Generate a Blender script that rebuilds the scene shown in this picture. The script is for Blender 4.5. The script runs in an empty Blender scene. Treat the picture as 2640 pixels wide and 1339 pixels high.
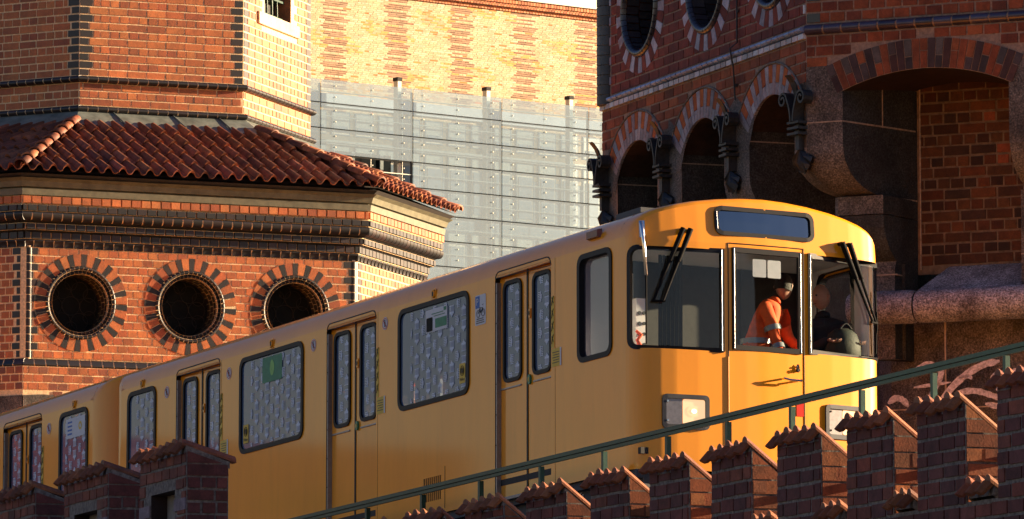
import bpy, bmesh, math, random
import numpy as np
from mathutils import Vector, Matrix
from mathutils.geometry import tessellate_polygon
random.seed(7)
R = math.radians
sc = bpy.context.scene
COL = sc.collection

# ------------------------------------------------------------------ camera
PITCH = R(6.3434)
cam_d = bpy.data.cameras.new('camera'); cam = bpy.data.objects.new('camera', cam_d); COL.objects.link(cam)
cam.location = (0, 0, 1.6); cam.rotation_euler = (math.pi/2 + PITCH, 0, 0)
cam_d.sensor_width = 36; cam_d.lens = 200; cam_d.clip_start = 1; cam_d.clip_end = 3000
cam_d.dof.use_dof = False
sc.camera = cam
# ------------------------------------------------------------------ world and sun
SUN_AZ, SUN_EL = R(75.5), R(11)          # bearing clockwise from +Y, elevation
w = bpy.data.worlds.new('World'); sc.world = w; w.use_nodes = True
wn = w.node_tree; bg = wn.nodes['Background']
sky = wn.nodes.new('ShaderNodeTexSky'); sky.sky_type = 'NISHITA'; sky.sun_disc = False
sky.sun_elevation = SUN_EL; sky.sun_rotation = SUN_AZ; sky.air_density = 1.0; sky.dust_density = .6; sky.ozone_density = 4.0
tint = wn.nodes.new('ShaderNodeMix'); tint.data_type = 'RGBA'; tint.blend_type = 'MULTIPLY'; tint.inputs[0].default_value = 1; 
wtc = wn.nodes.new('ShaderNodeTexCoord'); wsep = wn.nodes.new('ShaderNodeSeparateXYZ'); wr = wn.nodes.new('ShaderNodeValToRGB')   # dusk colours: warm pink low, bluer high
wn.links.new(wtc.outputs['Generated'], wsep.inputs[0]); wn.links.new(wsep.outputs[2], wr.inputs[0])
wr.color_ramp.elements[0].position = .02; wr.color_ramp.elements[0].color = (1.72, .90, .46, 1); wr.color_ramp.elements[1].position = .45; wr.color_ramp.elements[1].color = (.70, .66, .80, 1)
wn.links.new(wr.outputs[0], tint.inputs[7])
wn.links.new(sky.outputs[0], tint.inputs[6]); wn.links.new(tint.outputs[2], bg.inputs[0]); bg.inputs[1].default_value = 0.056
sd = bpy.data.lights.new('sun', 'SUN'); sun = bpy.data.objects.new('sun', sd); COL.objects.link(sun)
sd.energy = 5.0; sd.angle = R(0.6); sd.color = (1.0, 0.74, 0.46)
sdir = Vector((math.sin(SUN_AZ)*math.cos(SUN_EL), math.cos(SUN_AZ)*math.cos(SUN_EL), math.sin(SUN_EL)))
sun.rotation_euler = sdir.to_track_quat('Z', 'Y').to_euler(); sun.location = (60, 20, 60)
vs = sc.view_settings; vs.view_transform = 'Standard'; vs.look = 'None'; vs.exposure = 1.95; vs.gamma = 1

# ------------------------------------------------------------------ materials
def mat(name): 
    m = bpy.data.materials.new(name); m.use_nodes = True
    return m, m.node_tree, m.node_tree.nodes['Principled BSDF']
def noise(nt, scale, detail=4, rough=.6, coord='Object', dim=None):
    tc = nt.nodes.new('ShaderNodeTexCoord'); n = nt.nodes.new('ShaderNodeTexNoise')
    n.inputs['Scale'].default_value = scale; n.inputs['Detail'].default_value = detail; n.inputs['Roughness'].default_value = rough
    if dim:
        mp = nt.nodes.new('ShaderNodeMapping'); mp.inputs['Scale'].default_value = dim
        nt.links.new(tc.outputs[coord], mp.inputs[0]); nt.links.new(mp.outputs[0], n.inputs['Vector'])
    else: nt.links.new(tc.outputs[coord], n.inputs['Vector'])
    return n
def ramp(nt, src, stops):
    r = nt.nodes.new('ShaderNodeValToRGB'); nt.links.new(src, r.inputs[0])
    el = r.color_ramp.elements
    while len(el) > 1: el.remove(el[-1])
    el[0].position = stops[0][0]; el[0].color = (*stops[0][1], 1)
    for p, c in stops[1:]:
        e = el.new(p); e.color = (*c, 1)
    return r
def mul(nt, a, b, fac=1.0, mode='MULTIPLY'):
    m = nt.nodes.new('ShaderNodeMix'); m.data_type = 'RGBA'; m.blend_type = mode; m.inputs[0].default_value = fac
    for s, i in ((a, 6), (b, 7)):
        if hasattr(s, 'links'): nt.links.new(s, m.inputs[i])
        else: m.inputs[i].default_value = (*s, 1)
    return m.outputs[2]
def bump(nt, p, src, strength=.3, dist=.01):
    b = nt.nodes.new('ShaderNodeBump'); b.inputs['Strength'].default_value = strength; b.inputs['Distance'].default_value = dist
    nt.links.new(src, b.inputs['Height']); nt.links.new(b.outputs[0], p.inputs['Normal']); return b
def attrmat(name, rough, spec=.5, n1=9, n2=60, amount=.45, bs=.3, stain=.35, coat=0):
    """colour from the mesh (the brick's own colour) times fired-clay mottling and soot"""
    m, nt, p = mat(name)
    at = nt.nodes.new('ShaderNodeAttribute'); at.attribute_name = 'Col'
    a = noise(nt, n1, 5, .65); b = noise(nt, n2, 3, .6)
    ra = ramp(nt, a.outputs[0], [(.3, (1-amount,)*3), (.62, (1.08,)*3)])
    rb = ramp(nt, b.outputs[0], [(.3, (.78,)*3), (.7, (1.12,)*3)])
    c = mul(nt, at.outputs['Color'], ra.outputs[0]); c = mul(nt, c, rb.outputs[0])
    st = noise(nt, 1.1, 6, .7, dim=(1, 1, .35)); rs = ramp(nt, st.outputs[0], [(.35, (1-stain, 1-stain, 1-stain*.9)), (.55, (1, 1, 1))])
    c = mul(nt, c, rs.outputs[0])
    nt.links.new(c, p.inputs['Base Color']); p.inputs['Roughness'].default_value = rough
    p.inputs['Specular IOR Level'].default_value = spec; p.inputs['Coat Weight'].default_value = coat; p.inputs['Coat Roughness'].default_value = .12
    bump(nt, p, b.outputs[0], bs, .006)
    return m
def plain(name, col, rough=.5, metal=0, var=.25, sc_=14, bs=.1, spec=.5, coat=0, dim=None):
    m, nt, p = mat(name)
    a = noise(nt, sc_, 5, .65, dim=dim); r = ramp(nt, a.outputs[0], [(.3, tuple(c*(1-var) for c in col)), (.65, tuple(min(1, c*(1+var*.4)) for c in col))])
    nt.links.new(r.outputs[0], p.inputs['Base Color'])
    p.inputs['Roughness'].default_value = rough; p.inputs['Metallic'].default_value = metal; p.inputs['Specular IOR Level'].default_value = spec
    p.inputs['Coat Weight'].default_value = coat; p.inputs['Coat Roughness'].default_value = .06; p.inputs['Coat IOR'].default_value = 1.5 if coat < .75 else 1.62
    if bs: bump(nt, p, a.outputs[0], bs, .01)
    return m
def glassmat(name, tint, rough=.03, film=0.0, filmcol=(.3, .35, .45), refl=.075):
    """window glass: see-through plus reflection, optional printed film"""
    m, nt, p = mat(name); out = nt.nodes['Material Output']
    tr = nt.nodes.new('ShaderNodeBsdfTransparent'); tr.inputs[0].default_value = (*tint, 1)
    gl = nt.nodes.new('ShaderNodeBsdfGlossy'); gl.inputs['Roughness'].default_value = rough; gl.inputs[0].default_value = (1, 1, 1, 1)
    fr = nt.nodes.new('ShaderNodeLayerWeight'); fr.inputs[0].default_value = .5
    pw = nt.nodes.new('ShaderNodeMath'); pw.operation = 'POWER'; pw.inputs[1].default_value = 5; nt.links.new(fr.outputs['Facing'], pw.inputs[0])
    mx = nt.nodes.new('ShaderNodeMixShader'); base = tr.outputs[0]
    if film > 0:
        df = nt.nodes.new('ShaderNodeBsdfDiffuse'); df.inputs[0].default_value = (*filmcol, 1)
        m0 = nt.nodes.new('ShaderNodeMixShader'); m0.inputs[0].default_value = film
        nt.links.new(tr.outputs[0], m0.inputs[1]); nt.links.new(df.outputs[0], m0.inputs[2]); base = m0.outputs[0]
    mm = nt.nodes.new('ShaderNodeMath'); mm.operation = 'MULTIPLY_ADD'; mm.inputs[1].default_value = .92; mm.inputs[2].default_value = refl; mm.use_clamp = True
    nt.links.new(pw.outputs[0], mm.inputs[0])
    nt.links.new(mm.outputs[0], mx.inputs[0]); nt.links.new(base, mx.inputs[1]); nt.links.new(gl.outputs[0], mx.inputs[2])
    nt.links.new(mx.outputs[0], out.inputs[0]); nt.nodes.remove(p)
    return m
def granite(name, c1, c2, dark, rough=.8):
    m, nt, p = mat(name)
    a = noise(nt, 55, 3, .7); b = noise(nt, 2.2, 6, .7); v = nt.nodes.new('ShaderNodeTexVoronoi'); v.inputs['Scale'].default_value = 70
    tc = nt.nodes.new('ShaderNodeTexCoord'); nt.links.new(tc.outputs['Object'], v.inputs['Vector'])
    r = ramp(nt, a.outputs[0], [(.36, c2), (.5, c1), (.66, tuple(min(1, x*1.9) for x in c1))])
    rv = ramp(nt, v.outputs['Color'], [(.1, (.55,)*3), (.6, (1.15,)*3)])
    c = mul(nt, r.outputs[0], rv.outputs[0]); rb = ramp(nt, b.outputs[0], [(.36, dark), (.6, (1, 1, 1))]); c = mul(nt, c, rb.outputs[0])
    nt.links.new(c, p.inputs['Base Color']); p.inputs['Roughness'].default_value = rough; bump(nt, p, a.outputs[0], .5, .012)
    return m

M = {}
M['brick'] = attrmat('brick', .55, .5, amount=.28, stain=.22)
M['brick_dark'] = attrmat('sooty brick', .8, .35, amount=.4, stain=.35)
M['glazed'] = attrmat('glazed brick', .47, .6, amount=.3, bs=.12, stain=.2)
M['glazed2'] = attrmat('weathered glazed brick', .3, .6, amount=.35, bs=.2, stain=.25)
M['mortar'] = plain('pale mortar', (.86, .62, .36), .9, var=.35, sc_=30, bs=.4)
M['mortar_dark'] = plain('grey mortar', (.18, .155, .14), .95, var=.7, sc_=25, bs=.8)
M['mortar_rec'] = plain('dark brown mortar', (.17, .115, .075), .95, var=.5, sc_=14, bs=.5)  # darker mortar used in the brick recess
M['mortar_rt'] = plain('tan mortar', (.28, .19, .145), .95, var=.45, sc_=25, bs=.5)
M['clay'] = attrmat('clay roof tile', .62, .35, amount=.6, n1=7, bs=.25, stain=.4)
M['clay_pale'] = attrmat('extruded clay tile', .6, .4, amount=.35, n1=12, bs=.3, stain=.25)
M['lead'] = plain('lead flashing', (.20, .22, .19), .45, .2, var=.5, sc_=5, bs=.25)
M['board'] = plain('painted eaves board', (.16, .15, .095), .55, var=.35, sc_=8, bs=.15)
M['dark'] = plain('dark void', (.012, .012, .013), .8, var=.3)
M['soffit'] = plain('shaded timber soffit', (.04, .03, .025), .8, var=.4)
M['ledglass'] = plain('leaded dark glass', (.006, .007, .007), .6, var=.6, sc_=12, bs=.5, spec=.12)
M['came'] = plain('lead came', (.012, .011, .010), .7, 0)
M['green'] = plain('dark green paint', (.004, .058, .040), .42, var=.35, sc_=20, bs=.12)
M['iron'] = plain('black wrought iron', (.030, .035, .042), .5, .4, var=.5, sc_=20, bs=.4)
M['granite'] = granite('granite', (.125, .105, .094), (.048, .042, .039), (.35, .34, .33))
M['granite_dk'] = granite('dark granite', (.038, .038, .036), (.015, .015, .015), (.35, .35, .38))  # darker granite for recess walls and inner side faces
M['granite_pale'] = granite('streaked granite', (.30, .275, .30), (.09, .08, .088), (.3, .28, .28))
M['stonejoint'] = plain('stone joint', (.36, .27, .20), .9, var=.5, sc_=18)
M['graffiti'] = plain('faded spray paint', (.58, .52, .58), .85, var=.6, sc_=35, bs=.2)
M['yellow'] = plain('yellow body paint', (1.0, .348, .0), .5, var=.06, sc_=2.2, bs=.003, coat=.72, spec=.3, dim=(1, 1, .18))
def grime(m, amt):
    nt = m.node_tree; p = nt.nodes['Principled BSDF']; l = p.inputs['Base Color'].links[0].from_socket
    a = noise(nt, 5, 6, .75, dim=(1, 1, .12)); b = noise(nt, 1.2, 4, .6)
    ra = ramp(nt, a.outputs[0], [(.30, (1-amt, 1-amt*.95, 1-amt*.2)), (.52, (1, 1, 1))]); rb = ramp(nt, b.outputs[0], [(.35, (1-amt*.5, 1-amt*.5, 1)), (.6, (1, 1, 1))])
    nt.links.new(mul(nt, mul(nt, l, ra.outputs[0]), rb.outputs[0]), p.inputs['Base Color'])
grime(M['yellow'], .07)
M['yellow_door'] = plain('yellow door paint', (.96, .332, .0), .5, var=.06, sc_=2.2, bs=.003, coat=.72, spec=.3, dim=(1, 1, .18))
grime(M['yellow_door'], .07)
M['seam'] = plain('grimy seam', (.30, .12, .01), .7, var=.4)
M['rubber'] = plain('black rubber', (.005, .006, .010), .5, var=.2, bs=.05, spec=.25)
M['alu'] = plain('brushed aluminium', (.30, .29, .31), .4, .7, var=.2, sc_=30, bs=.05)
M['chrome'] = plain('chrome', (.62, .62, .62), .15, 1, var=.1, bs=0)
M['skirt'] = plain('blue grey underframe', (.035, .042, .058), .6, var=.4, sc_=6)
M['wglass'] = glassmat('film covered side glass', (.42, .47, .56), .04, .55, (.13, .20, .35), refl=.055)
M['wglass_far'] = glassmat('tinted far side glass', (.35, .4, .48), .05, .78, (.09, .11, .15))
M['cglass'] = glassmat('cab glass', (.88, .93, .92), .02, refl=.045)
M['wiper'] = plain('matt black wiper', (.004, .004, .005), .8, var=.2, bs=0, spec=.15)
M['cabside'] = glassmat('cab side glass', (.6, .62, .68), .03, .55, (.20, .19, .24))
M['sglass'] = glassmat('destination glass', (.25, .30, .32), .03, refl=.24)
M['gate'] = plain('frosted film print', (.60, .66, .78), .5, var=.25, sc_=3, bs=0)
M['lens'] = plain('ribbed lamp glass', (.55, .5, .42), .15, var=.2, sc_=40, bs=.3)
M['white'] = plain('white sticker', (.62, .62, .66), .5, var=.08)
M['red'] = plain('red reflector', (.55, .02, .012), .3, var=.1)
M['maroon'] = plain('marker lamp lens', (.16, .02, .012), .3, var=.3)
M['blue'] = plain('sticker blue', (.02, .13, .45), .5, var=.1)
M['ink'] = plain('black print', (.02, .02, .025), .5, var=.1)
M['stick_y'] = plain('yellow sticker', (.70, .46, .045), .5, var=.12)
M['stick_g'] = plain('green poster', (.02, .22, .11), .5, var=.3)
M['button'] = plain('green push button', (.015, .20, .10), .25, var=.1)
M['orange'] = plain('orange safety cloth', (.95, .13, .02), .8, var=.3, sc_=9, bs=.6)
M['reflect'] = plain('reflective tape', (.28, .31, .33), .4, .2, var=.2)
M['navy'] = plain('dark jacket cloth', (.014, .016, .022), .85, var=.4, sc_=12, bs=.6)
M['skin'] = plain('skin', (.45, .24, .17), .55, var=.15, bs=.05)
M['hair'] = plain('dark hair', (.015, .011, .009), .7, var=.4, sc_=60, bs=.6)
M['grey_in'] = plain('cab wall panel', (.74, .73, .76), .5, var=.12, sc_=2)
M['dark_in'] = plain('cab dark trim', (.02, .019, .018), .7, var=.3)
M['seat'] = plain('seat cloth', (.05, .06, .12), .8, var=.5, sc_=30)
M['ybrick'] = attrmat('pale facade brick', .8, .3, amount=.18, n1=3, n2=20, stain=.1, bs=.1)
M['ymortar'] = plain('facade mortar', (.50, .37, .23), .9, var=.15, sc_=6)
M['metal_pale'] = plain('pale metal', (.50, .48, .42), .45, .3, var=.15, sc_=6)
M['screen'] = glassmat('fritted glass', (.80, .90, .97), .05, .30, (.36, .44, .50))
M['blind'] = plain('white blinds', (.36, .42, .47), .7, var=.25, sc_=.5, bs=0)
M['wall_grey'] = plain('grey window reveal', (.24, .29, .32), .7, var=.2)
M['asphalt'] = plain('asphalt', (.05, .05, .05), .9, var=.3, sc_=8, bs=.5)
M['concrete'] = plain('concrete', (.22, .20, .18), .9, var=.35, sc_=3, bs=.4)
M['bark'] = plain('bark', (.06, .045, .03), .9, var=.5, sc_=12, bs=.8)
M['leaf'] = plain('dark foliage', (.045, .06, .018), .7, var=.5, sc_=2)
M['render'] = plain('old render', (.20, .17, .14), .9, var=.3, sc_=1)
# a lit headlamp bulb
m_, nt_, p_ = mat('lamp bulb glow'); p_.inputs['Emission Color'].default_value = (1, .72, .38, 1); p_.inputs['Emission Strength'].default_value = 1.6
p_.inputs['Base Color'].default_value = (.8, .7, .5, 1); M['bulb'] = m_
m_, nt_, p_ = mat('headlamp bowl'); p_.inputs['Base Color'].default_value = (.62, .45, .30, 1); p_.inputs['Metallic'].default_value = .5; p_.inputs['Roughness'].default_value = .3
p_.inputs['Emission Color'].default_value = (1, .62, .32, 1); p_.inputs['Emission Strength'].default_value = .24; M['bowl'] = m_

# ------------------------------------------------------------------ mesh builder
ROOT = {}
def thing(name, label, cat, loc, group=None, matrix=None):
    o = bpy.data.objects.new(name, None); COL.objects.link(o); o.empty_display_size = .2
    mw = matrix if matrix is not None else Matrix.Translation(Vector(loc))
    o.matrix_world = mw; ROOT[o.name] = mw.copy()
    o['label'] = label; o['category'] = cat
    if group: o['group'] = group
    return o
def tag(o, label, cat, group=None):
    o['label'] = label; o['category'] = cat
    if group: o['group'] = group
class MB:
    def __init__(s): s.v = []; s.f = []; s.m = []; s.c = []; s.sm = []
    def poly(s, pts, mi=0, col=(1, 1, 1), smooth=False):
        i = len(s.v); s.v += [tuple(p) for p in pts]; s.f.append(tuple(range(i, i+len(pts)))); s.m.append(mi); s.c.append(col); s.sm.append(smooth)
    def mesh(s, verts, faces, mi=0, col=(1, 1, 1), smooth=False):
        i = len(s.v); s.v += [tuple(p) for p in verts]
        for f in faces:
            s.f.append(tuple(i+k for k in f)); s.m.append(mi); s.c.append(col); s.sm.append(smooth)
    def box(s, fn, a0, a1, b0, b1, c0, c1, mi=0, col=(1, 1, 1), inset=0):
        """box in the frame fn(a,b,c); c1 is the outward end"""
        k = inset
        P = [fn(a0, b0, c0), fn(a1, b0, c0), fn(a1, b1, c0), fn(a0, b1, c0), fn(a0+k, b0+k, c1), fn(a1-k, b0+k, c1), fn(a1-k, b1-k, c1), fn(a0+k, b1-k, c1)]
        s.mesh(P, [(4, 5, 6, 7), (0, 1, 5, 4), (1, 2, 6, 5), (2, 3, 7, 6), (3, 0, 4, 7), (3, 2, 1, 0)], mi, col)
    def tube(s, pts, r, mi=0, col=(1, 1, 1), n=8, caps=True, smooth=True):
        pts = [Vector(p) for p in pts]; rr = r if hasattr(r, '__len__') else [r]*len(pts)
        rings = []; ref = None
        for i, p in enumerate(pts):
            d = (pts[min(i+1, len(pts)-1)] - pts[max(i-1, 0)]).normalized()
            if ref is None: ref = Vector((0, 0, 1)) if abs(d.z) < .9 else Vector((1, 0, 0))
            x = d.cross(ref).normalized(); y = x.cross(d).normalized(); ref = y
            rings.append([p + (x*math.cos(t)+y*math.sin(t))*rr[i] for t in [2*math.pi*k/n for k in range(n)]])
        V = [q for ring in rings for q in ring]; F = []
        for i in range(len(pts)-1):
            for k in range(n): F.append((i*n+k, i*n+(k+1) % n, (i+1)*n+(k+1) % n, (i+1)*n+k))
        s.mesh(V, F, mi, col, smooth)
        if caps: s.poly(rings[0][::-1], mi, col); s.poly(rings[-1], mi, col)
    def sheet(s, outer, holes, fn, mi=0, col=(1, 1, 1), cutx=None, cuty=None, smooth=False, back=None):
        """flat outline with holes, finely cut along x (and y), then bent through fn(x,y)"""
        loops = [[Vector((x, y, 0)) for x, y in outer]] + [[Vector((x, y, 0)) for x, y in h] for h in holes]
        tris = tessellate_polygon(loops); vs_ = [v for l in loops for v in l]
        bm = bmesh.new(); bv = [bm.verts.new(v) for v in vs_]
        for t in tris:
            try: bm.faces.new([bv[i] for i in t])
            except ValueError: pass
        bmesh.ops.remove_doubles(bm, verts=bm.verts, dist=1e-6)
        for cx in (cutx or []):
            bmesh.ops.bisect_plane(bm, geom=bm.verts[:]+bm.edges[:]+bm.faces[:], plane_co=(cx, 0, 0), plane_no=(1, 0, 0))
        for cy in (cuty or []):
            bmesh.ops.bisect_plane(bm, geom=bm.verts[:]+bm.edges[:]+bm.faces[:], plane_co=(0, cy, 0), plane_no=(0, 1, 0))
        bm.verts.index_update(); V = [fn(v.co.x, v.co.y) for v in bm.verts]
        F = []
        for f in bm.faces:
            if f.normal.z < 0: F.append([v.index for v in f.verts][::-1])
            else: F.append([v.index for v in f.verts])
        bm.free(); s.mesh(V, F, mi, col, smooth)
    def ringframe(s, A, B, fn, h0, h1, mi=0, smooth=False):
        """raised frame between outline A (outer) and B (inner); fn(x,y,h)"""
        n = len(A)
        for i in range(n):
            j = (i+1) % n
            s.poly([fn(*A[i], h1), fn(*A[j], h1), fn(*B[j], h1), fn(*B[i], h1)], mi)
            s.poly([fn(*A[i], h0), fn(*A[j], h0), fn(*A[j], h1), fn(*A[i], h1)], mi)
            s.poly([fn(*B[j], h0), fn(*B[i], h0), fn(*B[i], h1), fn(*B[j], h1)], mi)
    def build(s, name, mats, parent=None, world=True, label=None, kind=None, fix=False):
        me = bpy.data.meshes.new(name)
        V = np.array(s.v, dtype=float)
        if parent is not None and world:
            p = parent
            while p.parent is not None: p = p.parent
            mi = np.array(ROOT[p.name].inverted()); V = V @ mi[:3, :3].T + mi[:3, 3]
        me.from_pydata(V.tolist(), [], s.f)
        ms = mats if isinstance(mats, (list, tuple)) else [mats]
        for m in ms: me.materials.append(m)
        me.polygons.foreach_set('material_index', s.m); me.polygons.foreach_set('use_smooth', s.sm)
        ca = me.color_attributes.new('Col', 'FLOAT_COLOR', 'CORNER')
        cc = []
        for f, c in zip(s.f, s.c): cc += [c[0], c[1], c[2], 1.0]*len(f)
        ca.data.foreach_set('color', cc)
        me.update()
        if fix:
            bm = bmesh.new(); bm.from_mesh(me); bmesh.ops.remove_doubles(bm, verts=bm.verts, dist=1e-5)
            bmesh.ops.recalc_face_normals(bm, faces=bm.faces); bm.to_mesh(me); bm.free()
        o = bpy.data.objects.new(name, me); COL.objects.link(o)
        if parent is not None: o.parent = parent
        if label: o['label'] = label
        if kind: o['kind'] = kind
        return o
def rr(x0, x1, y0, y1, r, n=5):
    if not hasattr(r, '__len__'): r = [r]*4        # bl, br, tr, tl
    P = []
    for (cx, cy, a0, q) in ((x0, y0, 180, r[0]), (x1, y0, 270, r[1]), (x1, y1, 0, r[2]), (x0, y1, 90, r[3])):
        ox = cx + (q if cx == x0 else -q); oy = cy + (q if cy == y0 else -q)
        for k in range(n+1):
            a = R(a0 + 90*k/n); P.append((ox+q*math.cos(a), oy+q*math.sin(a)))
    return P
def frame(o, d):
    o = Vector((o[0], o[1], 0)); d = Vector((d[0], d[1], 0)).normalized(); n = Vector((d.y, -d.x, 0))
    def f(t, z, h=0): return o + d*t + n*h + Vector((0, 0, z))
    f.o, f.d, f.n = o, d, n
    return f

# ------------------------------------------------------------------ bricks
def jit(c, a=.18):
    k = 1 + random.uniform(-a, a); g = random.uniform(-.12, .12)
    return (c[0]*k, c[1]*k*(1+g), c[2]*k*(1+g))
ORANGE = [(.52, .145, .036), (.58, .17, .044), (.46, .12, .032), (.49, .135, .034), (.38, .095, .028)]
BLACK = [(.010, .008, .010), (.014, .010, .012), (.009, .008, .009), (.026, .013, .013)]
def pick(pal, a=.15): return jit(random.choice(pal), a)
def bricks(mb, F, t0, t1, z0, nrow, course, col, rows=((.144, 0),), h0=0.0, h1=.008, gap=.015, skip=None, mi=0, sgn=1, ragged=0):
    """rows: cycle of (unit length, offset fraction); F(t,z,h)"""
    for r in range(nrow):
        L, off = rows[r % len(rows)]
        za = z0 + r*course + gap/2; zb = z0 + (r+1)*course - gap/2
        t = t0 - off*L
        while t < t1 - .01:
            a = max(t, t0) + (gap/2); b = min(t+L, t1) - (gap/2); t += L
            if b - a < .02: continue
            if skip and skip(a, b, za, zb): continue
            h = h1 + random.uniform(-.0015, .003)
            ja, jb = random.uniform(-ragged, ragged), random.uniform(-ragged, ragged)
            mb.box(F, a+ja, b+jb, za+random.uniform(-ragged, ragged), zb+random.uniform(-ragged, ragged), h0-.02, h, mi, col(a, b, za, zb, r), .004)
def run(mb, F, t0, t1, prof, unit, gap=.019, mi=0, col=lambda: pick(BLACK), shift=0, smooth=True, shrink=.006, mortar=1, tail=0):
    """a row of moulded bricks; prof = [(h,z)...] open outline from bottom back to top back"""
    n = max(1, round((t1-t0)/unit)); L = (t1-t0)/n
    for i in range(n):
        a = t0 + i*L + (gap/2 if i else 0); b = t0+(i+1)*L - (gap/2 if i < n-1 else 0); c = col(); k = len(prof)
        V = [F(a, z, h) for h, z in prof] + [F(b, z, h) for h, z in prof]
        mb.mesh(V, [(j, j+1, k+j+1, k+j) for j in range(k-1)], mi, c, smooth)
        mb.poly([F(a, z, h) for h, z in prof][::-1], mi, c); mb.poly([F(b, z, h) for h, z in prof], mi, c)
    zm = (min(z for h, z in prof)+max(z for h, z in prof))/2; hs = [(h-shrink, zm+(z-zm)*.88) for h, z in prof]; k = len(prof)
    V = [F(t0+.003, z, h) for h, z in hs] + [F(t1-.003, z, h) for h, z in hs]
    mb.mesh(V, [(j, j+1, k+j+1, k+j) for j in range(k-1)], mortar, (1, 1, 1), smooth)
def bullnose(z0, z1, e0, p, n=6):
    """rounded nose projecting p in front of e0"""
    zc = (z0+z1)/2; r = (z1-z0)/2
    return [(e0-.02, z0)] + [(e0 + p*math.cos(R(a)), zc + r*math.sin(R(a))) for a in [-90+180*k/n for k in range(n+1)]] + [(e0-.02, z1)]
def wedge_ring(mb, F, tc, zc, r0, r1, n, cols, a0=0, a1=360, h=.012, gap=.010, mi=0, hb=-.02, frac=None):
    """voussoirs: cols(i) gives the colour"""
    tot = a1-a0; edges = [a0]
    fr = [(frac[i % len(frac)] if frac else 1) for i in range(n)]; S = sum(fr)
    for x in fr: edges.append(edges[-1]+tot*x/S)
    for i in range(n):
        A, B = R(edges[i]), R(edges[i+1]); m = (A+B)/2
        def pt(r, ang, s, hh):
            g = gap/2/r
            aa = ang + s*g
            return F(tc + r*math.cos(aa), zc + r*math.sin(aa), hh)
        q0, q1 = r0+gap/2, r1-gap/2
        P = [pt(q0, A, 1, h), pt(q1, A, 1, h), pt(q1, m, 0, h), pt(q1, B, -1, h), pt(q0, B, -1, h), pt(q0, m, 0, h)]
        Q = [pt(q0, A, 1, hb), pt(q1, A, 1, hb), pt(q1, m, 0, hb), pt(q1, B, -1, hb), pt(q0, B, -1, hb), pt(q0, m, 0, hb)]
        c = cols(i)
        mb.mesh(P+Q, [(0, 1, 2, 3, 4, 5)] + [(j, 6+j, 6+(j+1) % 6, (j+1) % 6) for j in range(6)], mi, c)
def circ(cx, cy, r, n=40): return [(cx+r*math.cos(2*math.pi*k/n), cy+r*math.sin(2*math.pi*k/n)) for k in range(n)]
def offset_poly(P, e):
    """offset a convex plan polygon (listed clockwise seen from above: outward normal = (d.y,-d.x)) outward by e"""
    n = len(P); L = []
    for i in range(n):
        a, b = Vector(P[i]), Vector(P[(i+1) % n]); d = (b-a).normalized(); nn = Vector((d.y, -d.x)); L.append((a+nn*e, d))
    out = []
    for i in range(n):
        (p, d), (q, g) = L[i-1], L[i]
        den = d.x*g.y - d.y*g.x; t = ((q-p).x*g.y - (q-p).y*g.x)/den
        out.append(p + d*t)
    return out
def slab(mb, P, e0, z0, e1, z1, mi=0, bottom=True, top=True, col=(1, 1, 1)):
    A = offset_poly(P, e0); B = offset_poly(P, e1); n = len(P)
    V = [(p.x, p.y, z0) for p in A] + [(p.x, p.y, z1) for p in B]
    F = [(i, (i+1) % n, n+(i+1) % n, n+i) for i in range(n)]
    if bottom: F.append(tuple(range(n))[::-1])
    if top: F.append(tuple(range(n, 2*n)))
    mb.mesh(V, F, mi, col)

# ================================================================== ground
g = MB(); g.poly([(-900, -60, 0), (900, -60, 0), (900, 1500, 0), (-900, 1500, 0)]); g.build('ground', M['asphalt'], kind='structure')

# ================================================================== left brick tower
dF = (.92408, .38220); dR = (.32176, .94682); dL = (.87984, -.47526)
AR = Vector((-2.187, 79.529)); AL = AR - Vector(dF)*4.88; LC = AL - Vector(dL)*4.9; LB = AR + Vector(dR)*2.9
LOW = [LC, AL, AR, LB, Vector((-4.0, 86.4)), Vector((-9.5, 86.5))]
U1 = Vector((-3.869, 81.105)); U0 = U1 - Vector(dF)*2.477; UC = U0 - Vector(dL)*2.6; U2 = U1 + Vector(dR)*2.72
UPP = [UC, U0, U1, U2, U2+Vector((-1.3, 1.9)), UC+Vector((.8, 3.2))]
LT = thing('brick_tower', 'sunlit orange brick tower with tiled skirt roof and three round windows, behind the train', 'tower', (-5, 81, 0))
def faces_of(P, e):
    Q = offset_poly(P, e); return [(Q[i], Q[i+1]) for i in range(3)]       # left, front, right
HEAD = ((.144, 0), (.144, .5))
BOND = ((.288, 0), (.144, .25))
WC = [(-4.068, 9.665), (-2.471, 9.672), (-.916, 9.672)]
def lcol(a, b, za, zb, r): return pick(ORANGE)
def face_frame(a, b):
    f = frame(a, b-a); return f, (b-a).length
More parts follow.
